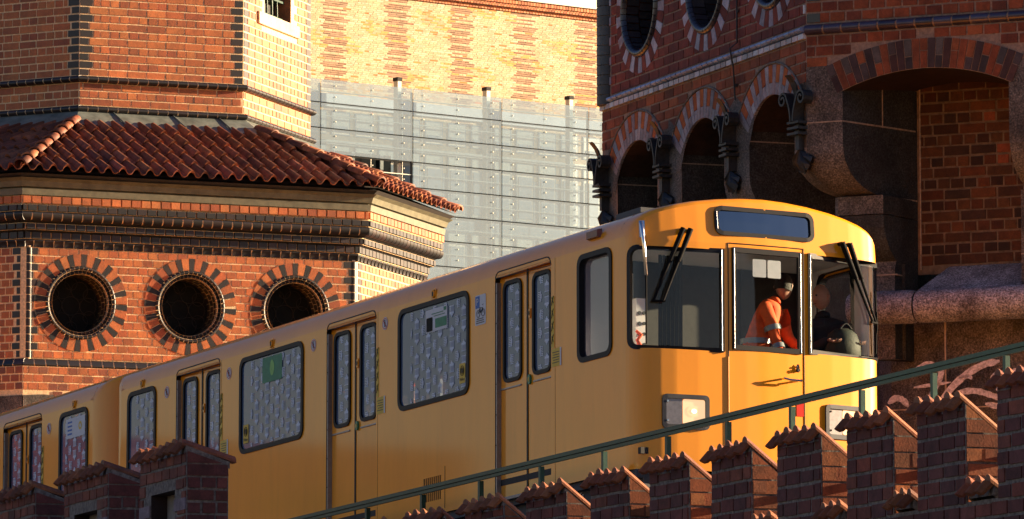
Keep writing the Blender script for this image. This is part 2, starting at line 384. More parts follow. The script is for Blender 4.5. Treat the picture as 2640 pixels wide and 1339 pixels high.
# lower wall, three visible faces with corner quoins
for i, (a, b) in enumerate(faces_of(LOW, 0)):
    F, L = face_frame(a, b); mb = MB()
    if i == 1:
        cs = [(t+4.88, z) for t, z in WC]
        mb.sheet([(0, 8.86), (L, 8.86), (L, 10.45), (0, 10.45)], [circ(x, z, .5) for x, z in cs], lambda x, y: F(x, y, 0), 1)
        sk = lambda t0, t1, za, zb: any(math.hypot((t0+t1)/2-x, (za+zb)/2-z) < .60 for x, z in cs)
    else:
        mb.poly([F(0, 8.86), F(L, 8.86), F(L, 10.45), F(0, 10.45)], 1); sk = None
    c = 1.53/14
    for r in range(14):
        q = .20 if r % 2 else .13
        z0 = 8.88+r*c
        bricks(mb, F, .055, q, z0, 1, c, lambda *k: pick(BLACK), ((q-.055, 0),), mi=2)
        bricks(mb, F, L-q, L-.055, z0, 1, c, lambda *k: pick(BLACK), ((q-.055, 0),), mi=2)
        bricks(mb, F, q, L-q, z0, 1, c, lcol, ((.144, 0),), skip=sk)
    mb.build('wall', [M['brick'], M['mortar'], M['glazed']], LT)
# corner rolls of glazed brick
for p in (AL, AR):
    mb = MB(); c = 1.53/14
    n = Vector((.38, -.92)) ; q = p + (Vector((.05, .06)) if p is AL else Vector((-.055, .02)))
    for r in range(14):
        mb.tube([(q.x, q.y, 8.88+r*c+.005), (q.x, q.y, 8.88+(r+1)*c-.005)], .055, 0, pick(BLACK), 16)
    mb.tube([(q.x, q.y, 8.86), (q.x, q.y, 10.43)], .049, 1, n=12)
    mb.build('corner_roll', [M['glazed'], M['mortar']], LT)
# round windows
FF, _ = face_frame(AL, AR)
for k, (t, z) in enumerate(WC):
    t += 4.88; mb = MB()
    wedge_ring(mb, FF, t, z, .505, .68, 40, lambda i: pick(BLACK) if i % 2 else pick(ORANGE), h=.014, frac=(1.12, .88), a0=3*k)
    mb.sheet(circ(t, z, .686), [circ(t, z, .47)], lambda x, y: FF(x, y, .006), 1)
    # two rolls of small black headers
    for r0, r1, pr, n in ((.452, .512, .035, 46), (.40, .455, -.02, 46)):
        for i in range(n):
            a0, a1 = 2*math.pi*i/n + .012, 2*math.pi*(i+1)/n - .012; col = pick(BLACK, .3); V = []; m = 5
            for a in (a0, (a0+a1)/2, a1):
                for j in range(m+1):
                    b = math.pi*j/m; rc = (r0+r1)/2 + math.cos(b)*(r1-r0)/2; V.append(FF(t+rc*math.cos(a), z+rc*math.sin(a), pr-.04+.045*math.sin(b)))
            mb.mesh(V, [(q*(m+1)+j, q*(m+1)+j+1, (q+1)*(m+1)+j+1, (q+1)*(m+1)+j) for q in range(2) for j in range(m)], 2, col, True)
        mb.sheet(circ(t, z, r1), [circ(t, z, r0)], lambda x, y: FF(x, y, pr-.025), 1)
    for d0, d1 in ((.03, .17), (.17, .31), (.31, .45)):
        n = 28; off = .5 if d0 == .17 else 0
        for i in range(n):
            a0, a1 = 2*math.pi*(i+off)/n + .009, 2*math.pi*(i+1+off)/n - .009
            V = [FF(t+.405*math.cos(a), z+.405*math.sin(a), -d) for a in (a0, (a0+a1)/2, a1) for d in (d0+.006, d1-.006)]
            mb.mesh(V, [(0, 1, 3, 2), (2, 3, 5, 4)], 2, pick(BLACK, .3))
    n = 28; V = [FF(t+.41*math.cos(2*math.pi*i/n), z+.41*math.sin(2*math.pi*i/n), -d) for i in range(n) for d in (0, .47)]
    mb.mesh(V, [(2*i, 2*i+1, (2*i+3) % (2*n), (2*i+2) % (2*n)) for i in range(n)], 1, (1, 1, 1), True)
    o = mb.build('round_window', [M['brick'], M['mortar'], M['glazed']], LT)
    mb = MB(); mb.sheet(circ(t, z, .41), [], lambda x, y: FF(x, y, -.44), 0)
    for (cx, cz, rad) in [(0, 0, .13)] + [(.25*math.cos(R(a)), .25*math.sin(R(a)), .12) for a in range(0, 360, 60)] + [(.31*math.cos(R(a)), .31*math.sin(R(a)), .09) for a in range(30, 390, 60)]:
        mb.tube([FF(t+cx+rad*math.cos(R(a)), z+cz+rad*math.sin(R(a)), -.43) for a in range(0, 361, 24)], .006, 1, n=4, caps=False)
    mb.build('leaded_glass', [M['ledglass'], M['came']], o)
# cornice: corbelled rows, nearly all glazed black
def seq(P, parent, z0, z1, e, kind, unit=.144, name='cornice', shift=0, e2=None, pal=None, p=.05):
    mb = MB(); e2 = e if e2 is None else e2
    sb = -.16 if kind == 'lipdown' else -.02
    slab(mb, P, min(e, e2)+sb, z0, min(e, e2)+sb, z1, 1)
    for i, (a, b) in enumerate(faces_of(P, e)):
        F, L = face_frame(a, b)
        if kind == 'flat':
            bricks(mb, F, 0, L, z0, 1, z1-z0, lambda *k: pick(pal or BLACK), ((unit, shift),), mi=0)
        elif kind == 'bull': run(mb, F, -.01, L+.01, bullnose(z0+.004, z1-.004, 0, p), unit, col=lambda: pick(pal or BLACK))
        elif kind == 'cove':
            pr = [(-.02, z0)] + [(e2-e+(0-(e2-e))*(k/5)**2, z0+(z1-z0)*k/5) for k in range(6)] + [(-.02, z1)]
            run(mb, F, 0, L, pr, unit, col=lambda: pick(pal or BLACK))
        elif kind == 'lipdown':            # flat above, rounded under edge
            pr = [(-.12, z0)] + [(-.07+.07*math.sin(R(90*k/5)), z0+(1-math.cos(R(90*k/5)))*(z1-z0)*.75) for k in range(6)] + [(0, z1-.003), (-.02, z1)]
            run(mb, F, 0, L, pr, unit, col=lambda: pick(pal or BLACK))
    return mb.build(name, [M['glazed'] if (pal is None) else M['brick'], M['mortar']], parent)
seq(LOW, LT, 10.413, 10.51, .035, 'cove', e2=0.0)
seq(LOW, LT, 10.518, 10.628, .045, 'flat', shift=.3)
seq(LOW, LT, 10.64, 10.735, .125, 'flat', shift=.75)
seq(LOW, LT, 10.757, 10.875, .235, 'lipdown', shift=0)
seq(LOW, LT, 10.882, 10.978, .235, 'flat', shift=.5)
seq(LOW, LT, 10.985, 11.10, .235, 'flat', pal=ORANGE, shift=.1)
mb = MB(); slab(mb, LOW, -.3, 10.40, .02, 10.52, 0); slab(mb, LOW, -.3, 10.5, .11, 10.645); slab(mb, LOW, -.2, 10.62, .17, 10.76); mb.build('cornice_core', M['dark'], LT)
# boards under the eaves
mb = MB(); slab(mb, LOW, .25, 11.104, .26, 11.19); slab(mb, LOW, .21, 11.19, .21, 11.215); slab(mb, LOW, .27, 11.215, .30, 11.29); slab(mb, LOW, .30, 11.29, .36, 11.33)
mb.build('eaves_board', M['board'], LT)
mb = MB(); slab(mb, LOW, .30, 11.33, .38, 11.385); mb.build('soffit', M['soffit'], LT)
# black string under the windows and the wall below it
mb = MB()
slab(mb, LOW, .0, 8.765, .0, 8.88, 1)
for i, (a, b) in enumerate(faces_of(LOW, 0)):
    F, L = face_frame(a, b)
    pr = [(-.02, 8.765), (.05, 8.768), (.052, 8.80), (.03, 8.825), (.028, 8.85), (.012, 8.868), (-.02, 8.875)]
    run(mb, F, -.02, L+.02, pr, .166)
mb.build('string_course', [M['glazed'], M['mortar']], LT)
LOWCOL = [(.42, .12, .036), (.36, .10, .035), (.25, .07, .03), (.46, .13, .04), (.20, .06, .03)]
for i, (a, b) in enumerate(faces_of(LOW, .045)):
    F, L = face_frame(a, b); mb = MB()
    arch = (i == 1)
    cx, cz, r0, r1 = 1.02, 7.36, .86, 1.08
    if arch:
        out = [(0, 4.0), (0, 8.768), (L, 8.768), (L, 4.0), (2.8, 4.0), (2.8, 7.2), (cx+r0*math.cos(R(8)), 7.48)] + [(cx+r0*math.cos(R(x)), cz+r0*math.sin(R(x))) for x in range(16, 165, 8)] + [(cx-r0, 7.48), (.02, 7.3), (.02, 4)]
        mb.sheet(out, [], lambda x, y: F(x, y, 0), 1)
        sk = lambda t0, t1, za, zb: math.hypot((t0+t1)/2-cx, (za+zb)/2-cz) < r1+.03 or ((t0+t1)/2 < .47 and za < 8.37)
    else:
        mb.poly([F(0, 4), F(L, 4), F(L, 8.768), F(0, 8.768)], 1); sk = lambda t0, t1, za, zb: (i == 0 and t1 > L-.5 and za < 8.37)
    bricks(mb, F, 0, L, 8.768-.111*12, 12, .111, lambda *k: pick(LOWCOL), HEAD, skip=sk, ragged=.002)
    mb.build('wall', [M['brick'], M['mortar']], LT)
    if arch:
        mb = MB(); wedge_ring(mb, F, cx, cz, r0, r1, 30, lambda q: pick(BLACK) if q % 2 else pick(ORANGE), 20, 160, h=.012, frac=(1.1, .9)); mb.build('arch', [M['brick'], M['mortar']], LT)
        mb = MB()
        mb.sheet([(.0, 7.0), (.48, 7.0), (.52, 7.9), (.40, 8.20), (.47, 8.36), (.3, 8.38), (.0, 8.36), (.0, 7.95), (.16, 7.87), (.0, 7.78)], [], lambda x, y: F(x, y, .02), 0)
        mb.box(F, -.05, .5, 6.9, 7.86, -.5, .015, 0); mb.box(F, .0, .3, 8.0, 8.36, -.5, .015, 0)
        mb.build('springer', [M['granite']], LT)
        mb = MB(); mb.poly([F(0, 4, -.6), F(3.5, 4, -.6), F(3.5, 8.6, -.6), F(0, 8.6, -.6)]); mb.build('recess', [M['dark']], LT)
    if i == 0:
        mb = MB(); mb.box(F, L-.5, L+.0, 8.02, 8.36, -.3, .018, 0); mb.box(F, L-.5, L+.0, 6.9, 7.86, -.3, .018, 0); mb.build('springer', [M['granite']], LT)

# ---- tiled skirt roof
EAVE = offset_poly(LOW, .40); ZE, ZT = 11.435, 12.42
TOPP = offset_poly(UPP, .27)
CLAY = [(.31, .092, .034), (.25, .072, .028), (.36, .115, .042), (.19, .056, .028), (.28, .078, .03), (.33, .10, .05)]
def roof_face(E0, E1, T0, T1, ze, zt, name):
    E0, E1, T0, T1 = [Vector((p.x, p.y, z)) for p, z in ((E0, ze), (E1, ze), (T0, zt), (T1, zt))]
    a = (E1-E0).normalized(); L = (E1-E0).length; m = (T0+T1)/2 - (E0+E1)/2
    b = (m - a*m.dot(a)); H = b.length; b.normalize(); n = a.cross(b).normalized()
    pit = .200; exp = H/5.0; mb = MB()
    prof = [(0, 0), (.010, .022), (.030, .045), (.057, .055), (.084, .045), (.104, .022), (.116, 0), (.137, -.014), (.158, -.018), (.18, -.014), (.200, 0)]
    for r in range(5):
        nc = int(L/pit)+3
        for c in range(-1, nc):
            y0 = r*exp - .02 + random.uniform(-.006, .006); y1 = (r+1)*exp + .03; x0 = c*pit + (r % 2)*0 + random.uniform(-.004, .004)
            # clip whole tiles clearly outside the hips
            xl = (T0-E0).dot(a)*(y0/H); xr = L - ((E1-T1).dot(a))*(y0/H)
            if x0 + pit < xl-.05 or x0 > xr+.05: continue
            col = pick(CLAY, .2); lift0, lift1 = .034, .004; tw = random.uniform(-.004, .004)
            V = [E0 + a*(x0+x+tw) + b*y0 + n*(h*1.35+lift0) for x, h in prof] + [E0 + a*(x0+x*.96+.004) + b*y1 + n*(h*1.1+lift1) for x, h in prof]
            V += [E0 + a*(x0+x+tw) + b*(y0+.002) + n*(h*1.12+lift0-.020) for x, h in prof]; k = len(prof)
            mb.mesh(V, [(j, j+1, k+j+1, k+j) for j in range(k-1)], 0, col, True)
            mb.mesh([V[j] for j in range(k)] + V[2*k:], [(j+1, j, k+j, k+j+1) for j in range(k-1)], 0, tuple(x*1.15 for x in col))
    # under sheet so that nothing shows through
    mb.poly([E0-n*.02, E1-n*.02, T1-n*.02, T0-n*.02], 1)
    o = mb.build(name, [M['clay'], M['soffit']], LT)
    bm = bmesh.new(); bm.from_mesh(o.data); mi = ROOT[LT.name].inverted()
    for (p, q, s) in ((E0, T0, 1), (E1, T1, -1)):
        e = (q-p).normalized(); pn = e.cross(Vector((0, 0, 1))).normalized()
        if pn.dot(a)*s > 0: pn = -pn
        bmesh.ops.bisect_plane(bm, geom=bm.verts[:]+bm.edges[:]+bm.faces[:], plane_co=mi @ (p - pn*(-.03)), plane_no=pn, clear_outer=True)
    bm.to_mesh(o.data); bm.free()
for i in range(3): roof_face(EAVE[i], EAVE[i+1], TOPP[i], TOPP[i+1], ZE, ZT, 'roof')
def hip(E, T, ze, zt):
    p, q = Vector((E.x, E.y, ze)), Vector((T.x, T.y, zt)); d = (q-p).normalized(); L = (q-p).length; x = d.cross(Vector((0, 0, 1))).normalized(); y = x.cross(d)
    mb = MB(); n = 8
    for i in range(n):
        s0, s1 = L*i/n - .03, L*(i+1)/n + .02; col = pick(CLAY, .2); col = tuple(c*1.15 for c in col); V = []
        for s, r, up in ((s0, .088, .050), (s1, .066, .030), (s0, .070, .045)):
            V += [p + d*s + x*(r*math.cos(R(a)))*1.1 + y*(r*math.sin(R(a)) + up) for a in range(0, 181, 18)]
        mb.mesh(V, [(j, j+1, 11+j+1, 11+j) for j in range(10)] + [(j+1, j, 22+j, 22+j+1) for j in range(10)], 0, col, True)
    mb.build('hip_tiles', [M['clay']], LT)
hip(EAVE[1], TOPP[1], ZE+.02, ZT+.02); hip(EAVE[2], TOPP[2], ZE+.02, ZT+.02); hip(EAVE[3], TOPP[3], ZE, ZT)
# lead flashing between tiles and wall
mb = MB(); slab(mb, UPP, .38, 12.39, .03, 12.64); o = mb.build('flashing', M['lead'], LT)
mb = MB(); F, L = face_frame(*faces_of(UPP, .12)[1])
for t in (.55, 1.45, 2.15): mb.tube([F(t, 12.64, -.08), F(t+.10, 12.42, .25)], .012, 0)
mb.build('flashing_seam', M['lead'], LT)
# ---- upper tower
for i, (a, b) in enumerate(faces_of(UPP, 0)):
    F, L = face_frame(a, b); mb = MB()
    hole = i == 2
    if hole: mb.sheet([(0, 12.6), (L, 12.6), (L, 16), (0, 16)], [[(.83, 14.29), (1.90, 14.29), (1.90, 15.6), (.83, 15.6)]], lambda x, y: F(x, y, 0), 1)
    else: mb.poly([F(0, 12.6), F(L, 12.6), F(L, 16), F(0, 16)], 1)
    sk = (lambda t0, t1, za, zb: t1 > .80 and t0 < 1.93 and za < 15.6 and zb > 14.12) if hole else None
    bricks(mb, F, 0, L, 12.72, 3, .110, lcol, ((.288, .3), (.144, 0), (.288, .8)), skip=sk, mi=0)
    for r in range(20):
        z = 13.14 + r*.112; qa = .20 if r % 2 else .14
        bricks(mb, F, 0, qa, z, 1, .112, lambda *k: pick(BLACK), ((qa, 0),), mi=2)
        bricks(mb, F, L-qa, L, z, 1, .112, lambda *k: pick(BLACK), ((qa, 0),), mi=2)
        bricks(mb, F, qa, L-qa, z, 1, .112, lcol, (BOND[r % 2],), skip=sk, ragged=.002)
    mb.build('wall', [M['brick'], M['mortar'], M['glazed']], LT)
    if hole:
        mb = MB(); mb.poly([F(.83, 14.29, -.35), F(1.9, 14.29, -.35), F(1.9, 15.6, -.35), F(.83, 15.6, -.35)], 1)
        for p in ([(.83, 14.29), (.83, 15.6)], [(1.9, 14.29), (1.9, 15.6)], [(.83, 14.29), (1.9, 14.29)]):
            (x0, y0), (x1, y1) = p; mb.poly([F(x0, y0, 0), F(x1, y1, 0), F(x1, y1, -.35), F(x0, y0, -.35)], 0, (.3, .12, .05))
        for x in (.95, 1.15, 1.35, 1.55): mb.tube([F(x+.1, 14.31, -.12), F(x, 15.5, -.12)], .014, 2)
        mb.tube([F(.85, 14.36, -.12), F(1.88, 14.36, -.12)], .02, 2)
        mb.box(F, 1.45, 1.88, 14.6, 14.63, -.3, -.1, 2); mb.tube([F(1.5, 14.3, -.15), F(1.5, 15.5, -.15)], .02, 2)
        o = mb.build('window', [M['brick'], M['dark'], M['green']], LT)
        mb = MB(); mb.box(F, .52, 2.16, 14.12, 14.30, -.02, .045, 0, (.62, .44, .30), .003); mb.build('sill', [M['brick']], o)
for z in (12.622, 13.05):
    mb = MB(); slab(mb, UPP, .02, z, .02, z+.10, 1)
    for a, b in faces_of(UPP, .015):
        F, L = face_frame(a, b); run(mb, F, -.03, L+.03, bullnose(z, z+.095, 0, .075), .150)
    mb.build('string_course', [M['glazed'], M['mortar']], LT)
mb = MB(); slab(mb, UPP, -.25, 12.4, -.25, 16.0); slab(mb, LOW, -.62, 4, -.62, 11.3); mb.build('core', M['dark'], LT)
mb = MB(); slab(mb, LOW, .36, 11.386, -1.5, 12.18); mb.build('roof_core', M['dark'], LT)

# ================================================================== right brick and granite tower
K2 = Vector((3.0014, 57.4398)); dl = Vector((-.34364, .93910)); df = Vector((.90461, -.42624))
nL = Vector((-.9391, -.34364)); nF = Vector((-.42624, -.90461))
def FLt(t, z, h=0): p = K2 + dl*t + nL*h; return Vector((p.x, p.y, z))
def FFt(t, z, h=0): p = K2 + df*t + nF*h; return Vector((p.x, p.y, z))
def FLr(t, z, h=0): return FLt(-t, z, h)            # t reversed so that faces wind outward
RTP = [K2+dl*5.8, K2, K2+df*3.4, K2+df*3.4+Vector((1.2, 5.0)), K2+dl*5.8+Vector((4.5, 1.5))]
RT = thing('brick_tower', 'shaded red brick tower on granite corbels with oval looking windows, beside the train cab', 'tower', (5, 60, 0))
LAV = [(.46, .46, .56), (.52, .52, .62), (.30, .29, .36), (.46, .42, .48)]
LAVG = [(.34, .30, .33), (.27, .235, .26), (.40, .36, .39), (.30, .27, .30)]
RED = [(.22, .044, .032), (.26, .052, .035), (.18, .038, .030), (.27, .056, .036), (.155, .034, .028)]
REDO = [(.25, .064, .026), (.30, .075, .029), (.21, .053, .024), (.33, .085, .030), (.17, .044, .023)]
DBR = [(.065, .036, .036), (.085, .042, .038), (.05, .034, .036), (.075, .052, .054)]
GREYW = [(.09, .07, .07), (.07, .06, .065), (.28, .075, .028), (.11, .085, .08)]
# left face, above the arches
ARC = [.92, 2.82, 4.735]; AZ, AR0, AR1 = 9.059, .741, 1.05
WIN = [(.90, 11.22), (2.70, 11.22), (4.62, 11.24)]
mb = MB()
out = [(0, 12.4), (0, 9.0)]
for c in ARC:
    out += [(c-.60, 9.0)] + [(c-AR0*math.cos(R(a))*.995, AZ+AR0*math.sin(R(a))) for a in range(35, 146, 10)] + [(c+.60, 9.0)]
out += [(5.8, 9.0), (5.8, 12.4)]
mb.sheet([(-x, y) for x, y in out][::-1], [circ(-t, z, .50) for t, z in WIN], lambda x, y: FLr(x, y, 0), 1)
def skl(t0, t1, za, zb):
    t, z = -(t0+t1)/2, (za+zb)/2
    if z > 10.4: return any(math.hypot(t-a, z-b) < .62 for a, b in WIN) or (t > 5.52)
    return any(math.hypot(t-a, z-AZ) < AR1+.04 for a in ARC) or (z < 9.80)
bricks(mb, FLr, -5.8, 0, 10.392, 17, .111, lambda *k: pick(RED), ((.29, 0), (.29, .5)), skip=skl, ragged=.002)
bricks(mb, FLr, -5.8, 0, 10.24-.111*5, 5, .111, lambda *k: pick(REDO, .25), ((.27, 0), (.27, .5)), skip=skl, ragged=.003)
for r in range(17):
    z = 10.392+r*.111; q = .055 if r % 2 else .035
    if r % 2: bricks(mb, FLr, -q, 0, z, 1, .111, lambda *k: pick(LAV), ((q, 0),), mi=2, h1=.012); bricks(mb, FLr, -5.56, -5.49, z, 1, .111, lambda *k: pick(LAV), ((.07, 0),), mi=2, h1=.012)
mb.build('wall', [M['brick_dark'], M['mortar_rt'], M['glazed2']], RT)
mb = MB()
run(mb, FLr, -5.5, .0, bullnose(10.315, 10.378, .0, .075), .148, col=lambda: jit((.20, .33, .62)))  # blue of the reflected sky put into the glaze colour
run(mb, FLr, -5.8, .0, [(-.02, 10.25), (.035, 10.252), (.035, 10.305), (-.02, 10.308)], .148, col=lambda: pick(LAV), smooth=False)
mb.build('string_course', [M['glazed'], M['mortar_dark']], RT)
mb = MB()
for r in range(19): 
    p = FLt(5.68, 0, -.02); mb.tube([(p.x, p.y, 10.30+r*.111+.006), (p.x, p.y, 10.30+(r+1)*.111-.006)], .125, 0, jit((.04, .045, .055), .35), 16)
p = FLt(5.68, 0, -.02); mb.tube([(p.x, p.y, 10.3), (p.x, p.y, 12.4)], .116, 1, n=12)
mb.build('corner_roll', [M['glazed'], M['mortar_dark']], RT)
for c in ARC:
    mb = MB(); n = 19; a0, a1 = 34, 146
    for i in range(n):
        A, B = a0+(a1-a0)*i/n, a0+(a1-a0)*(i+1)/n
        if i % 2 == 0: wedge_ring(mb, FLr, -c, AZ, AR0-.01, AR1, 1, lambda q: pick(LAVG), A, B, h=.012)
        else:
            wedge_ring(mb, FLr, -c, AZ, .86, AR1, 1, lambda q: pick([(.48, .115, .025), (.42, .10, .025)]), A, B, h=.012); wedge_ring(mb, FLr, -c, AZ, AR0-.01, .86, 1, lambda q: pick(LAVG), A, B, h=.012)
    pts = [(c-.0 + (AR1+.015)*math.cos(R(a)), AZ+(AR1+.015)*math.sin(R(a))) for a in range(34, 147, 8)]
    mb.tube([FLt(x, z, .012) for x, z in pts], .012, 1, n=5)
    # vaulted brick soffit behind the ring
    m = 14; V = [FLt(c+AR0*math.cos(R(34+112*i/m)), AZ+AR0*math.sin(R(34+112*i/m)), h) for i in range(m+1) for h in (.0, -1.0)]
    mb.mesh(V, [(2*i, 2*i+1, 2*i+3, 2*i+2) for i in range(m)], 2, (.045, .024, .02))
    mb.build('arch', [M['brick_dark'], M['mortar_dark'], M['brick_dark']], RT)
for t, z in WIN:
    mb = MB()
    wedge_ring(mb, FLr, -t, z, .535, .72, 34, lambda i: pick(LAV) if i % 2 else pick(RED), h=.012)
    mb.sheet(circ(-t, z, .728), [circ(-t, z, .50)], lambda x, y: FLr(x, y, .004), 1)
    for i in range(44):
        a0, a1 = 2*math.pi*i/44+.008, 2*math.pi*(i+1)/44-.008; V = []
        for a in (a0, (a0+a1)/2, a1):
            for j in range(7):
                b = math.pi*j/6; rc = .495+math.cos(b)*.045; V.append(FLr(-t+rc*math.cos(a), z+rc*math.sin(a), -.005+.055*math.sin(b)))
        mb.mesh(V, [(q*7+j, q*7+j+1, (q+1)*7+j+1, (q+1)*7+j) for q in range(2) for j in range(6)], 2, jit((.035, .03, .042), .3), True)
    for k in range(4):
        for i in range(30):
            a0, a1 = 2*math.pi*(i+(k % 2)/2)/30+.015, 2*math.pi*(i+1+(k % 2)/2)/30-.015
            V = [FLr(-t+.45*math.cos(a), z+.45*math.sin(a), -.01-.15*k-d) for a in (a0, (a0+a1)/2, a1) for d in (0, .14)]
            mb.mesh(V, [(0, 1, 3, 2), (2, 3, 5, 4)], 2, jit((.055, .05, .06), .3))
    mb.sheet(circ(-t, z, .47), [], lambda x, y: FLr(x, y, -.62), 1)
    bricks(mb, FLr, -t-.45, -t+.45, z-.45, 8, .111, lambda *k: pick(DBR), BOND, h0=-.61, h1=-.60, mi=0)
    mb.build('round_window', [M['brick_dark'], M['mortar_dark'], M['glazed2']], RT)
# granite spandrels, brackets and recess of the left face
for (ta, tb) in ((1.52, 2.21), (3.43, 4.10), (5.37, 5.80)):
    mb = MB(); e = .30
    top = [(-tb-e*.55, 9.62), (-tb+.06, 9.74), (-(ta+tb)/2, 9.90), (-ta-.06, 9.74), (-ta+e*.55, 9.62)] if tb < 5.5 else [(-tb, 9.75), (-tb+.08, 9.72), (-ta+e*.55, 9.60)]
    mb.sheet([(-tb, 9.3)] + top[::-1][::-1][:0] + [(-ta, 9.3)] + top[::-1], [], lambda x, y: FLr(x, y, .010), 0)
    prof = [(.002, 9.50), (.002, 9.02)] + [(-.55+.552*math.cos(R(a)), 9.02-.50*math.sin(R(a))) for a in range(10, 91, 10)] + [(-1.0, 8.52), (-1.0, 9.50)]
    V = [FLt(t, z, h) for t in (tb, ta) for h, z in prof]; k = len(prof)
    mb.mesh(V, [(j, (j+1) % k, k+(j+1) % k, k+j) for j in range(k)][::-1] + [], 0)
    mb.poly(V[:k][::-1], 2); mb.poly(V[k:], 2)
    mb.box(lambda a, b, c: FLt(a, b, c), ta-.0, tb, 9.378, 9.390, -.3, .006, 1); mb.box(lambda a, b, c: FLt(a, b, c), ta-.004, ta+.004, 9.378, 9.390, -1.0, 0, 1)
    mb.box(lambda a, b, c: FLt(a, b, c), tb-.004, tb+.004, 9.378, 9.390, -1.0, 0, 1)
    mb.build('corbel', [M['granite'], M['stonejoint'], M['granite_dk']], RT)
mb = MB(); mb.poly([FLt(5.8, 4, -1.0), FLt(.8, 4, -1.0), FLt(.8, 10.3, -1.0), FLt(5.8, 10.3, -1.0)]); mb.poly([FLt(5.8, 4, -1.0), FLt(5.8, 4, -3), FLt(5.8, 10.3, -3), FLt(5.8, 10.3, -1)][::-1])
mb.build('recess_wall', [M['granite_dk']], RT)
# corner corbel lofted round the corner
def fp(ins, a=.32, b=.395, back=True):
    A = K2+dl*a-nL*ins; B0 = K2+df*b; C = K2+df*.77-nF*1.12; B = B0+(C-B0)*(ins/1.12)
    K_ = K2 - (nL+nF)*ins/(1+nL.dot(nF)); D = K2+dl*a-nL*1.0
    bulge = K_ - (nL+nF).normalized()*.0
    return [D, A, bulge, B, C]
def loft(mb, levels, mi=0, side=2):
    n = len(levels[0][0]); V = []
    for P, z in levels: V += [(p.x, p.y, z) for p in P]
    F = [(r*n+j, r*n+(j+1) % n, (r+1)*n+(j+1) % n, (r+1)*n+j) for r in range(len(levels)-1) for j in range(n)]
    F += [tuple(range(n))[::-1], tuple(range((len(levels)-1)*n, len(levels)*n))]
    mb.mesh(V, F, mi)
    if side is not None:
        for i, f_ in enumerate(F[:(len(levels)-1)*n]):
            if i % n in (3, 0): mb.m[len(mb.f)-len(F)+i] = side
mb = MB()
lv = [(fp(.60*(1-math.cos(R(a)))), 9.14-.47*math.sin(R(a))) for a in range(90, -1, -10)] + [(fp(0), 9.80)]
loft(mb, lv)
mb.box(lambda a, b, c: FFt(a, b, c), 0, .39, 9.378, 9.390, -.3, .005, 1)
jA, jB = FFt(.395, 0, 0), FFt(.77, 0, -1.12); jd = (jB-jA).normalized(); jn = Vector((jd.y, -jd.x, 0))*-1
def FJ(a, b, c): return jA + jd*a - jn*c + Vector((0, 0, b))
mb.box(FJ, 0, 1.15, 9.376, 9.392, -.02, .006, 1); mb.box(FJ, .62, .632, 9.39, 9.9, -.02, .006, 1)
mb.sheet([(.0, 9.5), (.40, 9.5), (.395, 9.69), (.27, 9.96), (.0, 10.0)], [], lambda x, y: FFt(x, y, .006), 0)
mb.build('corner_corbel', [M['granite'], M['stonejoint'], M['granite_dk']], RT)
mb = MB(); loft(mb, [(fp(.42, .25, .60), 8.47), (fp(.42, .25, .60), 8.66)])
mb.box(FJ, .5, 1.15, 8.655, 8.668, -.02, .02, 1)
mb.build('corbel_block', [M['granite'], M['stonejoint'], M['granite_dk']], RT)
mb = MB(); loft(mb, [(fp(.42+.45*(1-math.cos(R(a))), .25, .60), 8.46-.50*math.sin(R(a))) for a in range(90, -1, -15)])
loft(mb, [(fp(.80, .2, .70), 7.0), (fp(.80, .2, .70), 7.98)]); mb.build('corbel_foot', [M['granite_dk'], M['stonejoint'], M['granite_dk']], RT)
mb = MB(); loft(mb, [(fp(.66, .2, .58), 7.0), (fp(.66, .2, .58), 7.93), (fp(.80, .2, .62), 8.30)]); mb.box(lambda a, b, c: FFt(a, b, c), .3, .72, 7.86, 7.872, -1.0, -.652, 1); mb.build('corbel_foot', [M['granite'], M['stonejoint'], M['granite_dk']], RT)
# front face
FC, FZ, FR0, FR1 = 1.283, 7.59, 2.28, 2.59
mb = MB()
out = [(0, 9.9), (.2, 9.9)] + [(FC-(FR0+.02)*math.sin(R(a)), FZ+(FR0+.02)*math.cos(R(a))) for a in range(22, -23, -4)] + [(2.36, 9.9), (3.4, 9.5), (3.4, 12.4), (0, 12.4)]
mb.sheet(out, [], lambda x, y: FFt(x, y, 0), 1)
def skf(t0, t1, za, zb):
    t, z = (t0+t1)/2, (za+zb)/2
    return math.hypot(t-FC, z-FZ) < FR1+.045 or (z < 9.98 and t < .4)
bricks(mb, FFt, 0, 3.4, 10.402, 18, .111, lambda *k: pick(REDO, .2), ((.175, .5), (.175, 0)), skip=skf, ragged=.003)
bricks(mb, FFt, 0, 3.4, 10.28-.111*5, 5, .111, lambda *k: pick(REDO, .2), ((.20, .5), (.18, .3), (.24, 0)), skip=skf, ragged=.003)
for r in range(0, 18, 2): bricks(mb, FFt, .0, .17, 10.402+r*.111, 1, .111, lambda *k: pick(BLACK), ((.17, 0),), mi=2, h1=.012)
mb.build('wall', [M['brick_dark'], M['mortar_rt'], M['glazed2']], RT)
mb = MB(); run(mb, FFt, -.0, 3.4, bullnose(10.285, 10.392, 0, .06), .20, gap=.022, col=lambda: jit((.045, .035, .06), .4)); mb.build('string_course', [M['glazed2'], M['mortar_rt']], RT)
mb = MB(); n = 25
pat = [DBR, REDO, DBR, DBR, REDO, DBR]
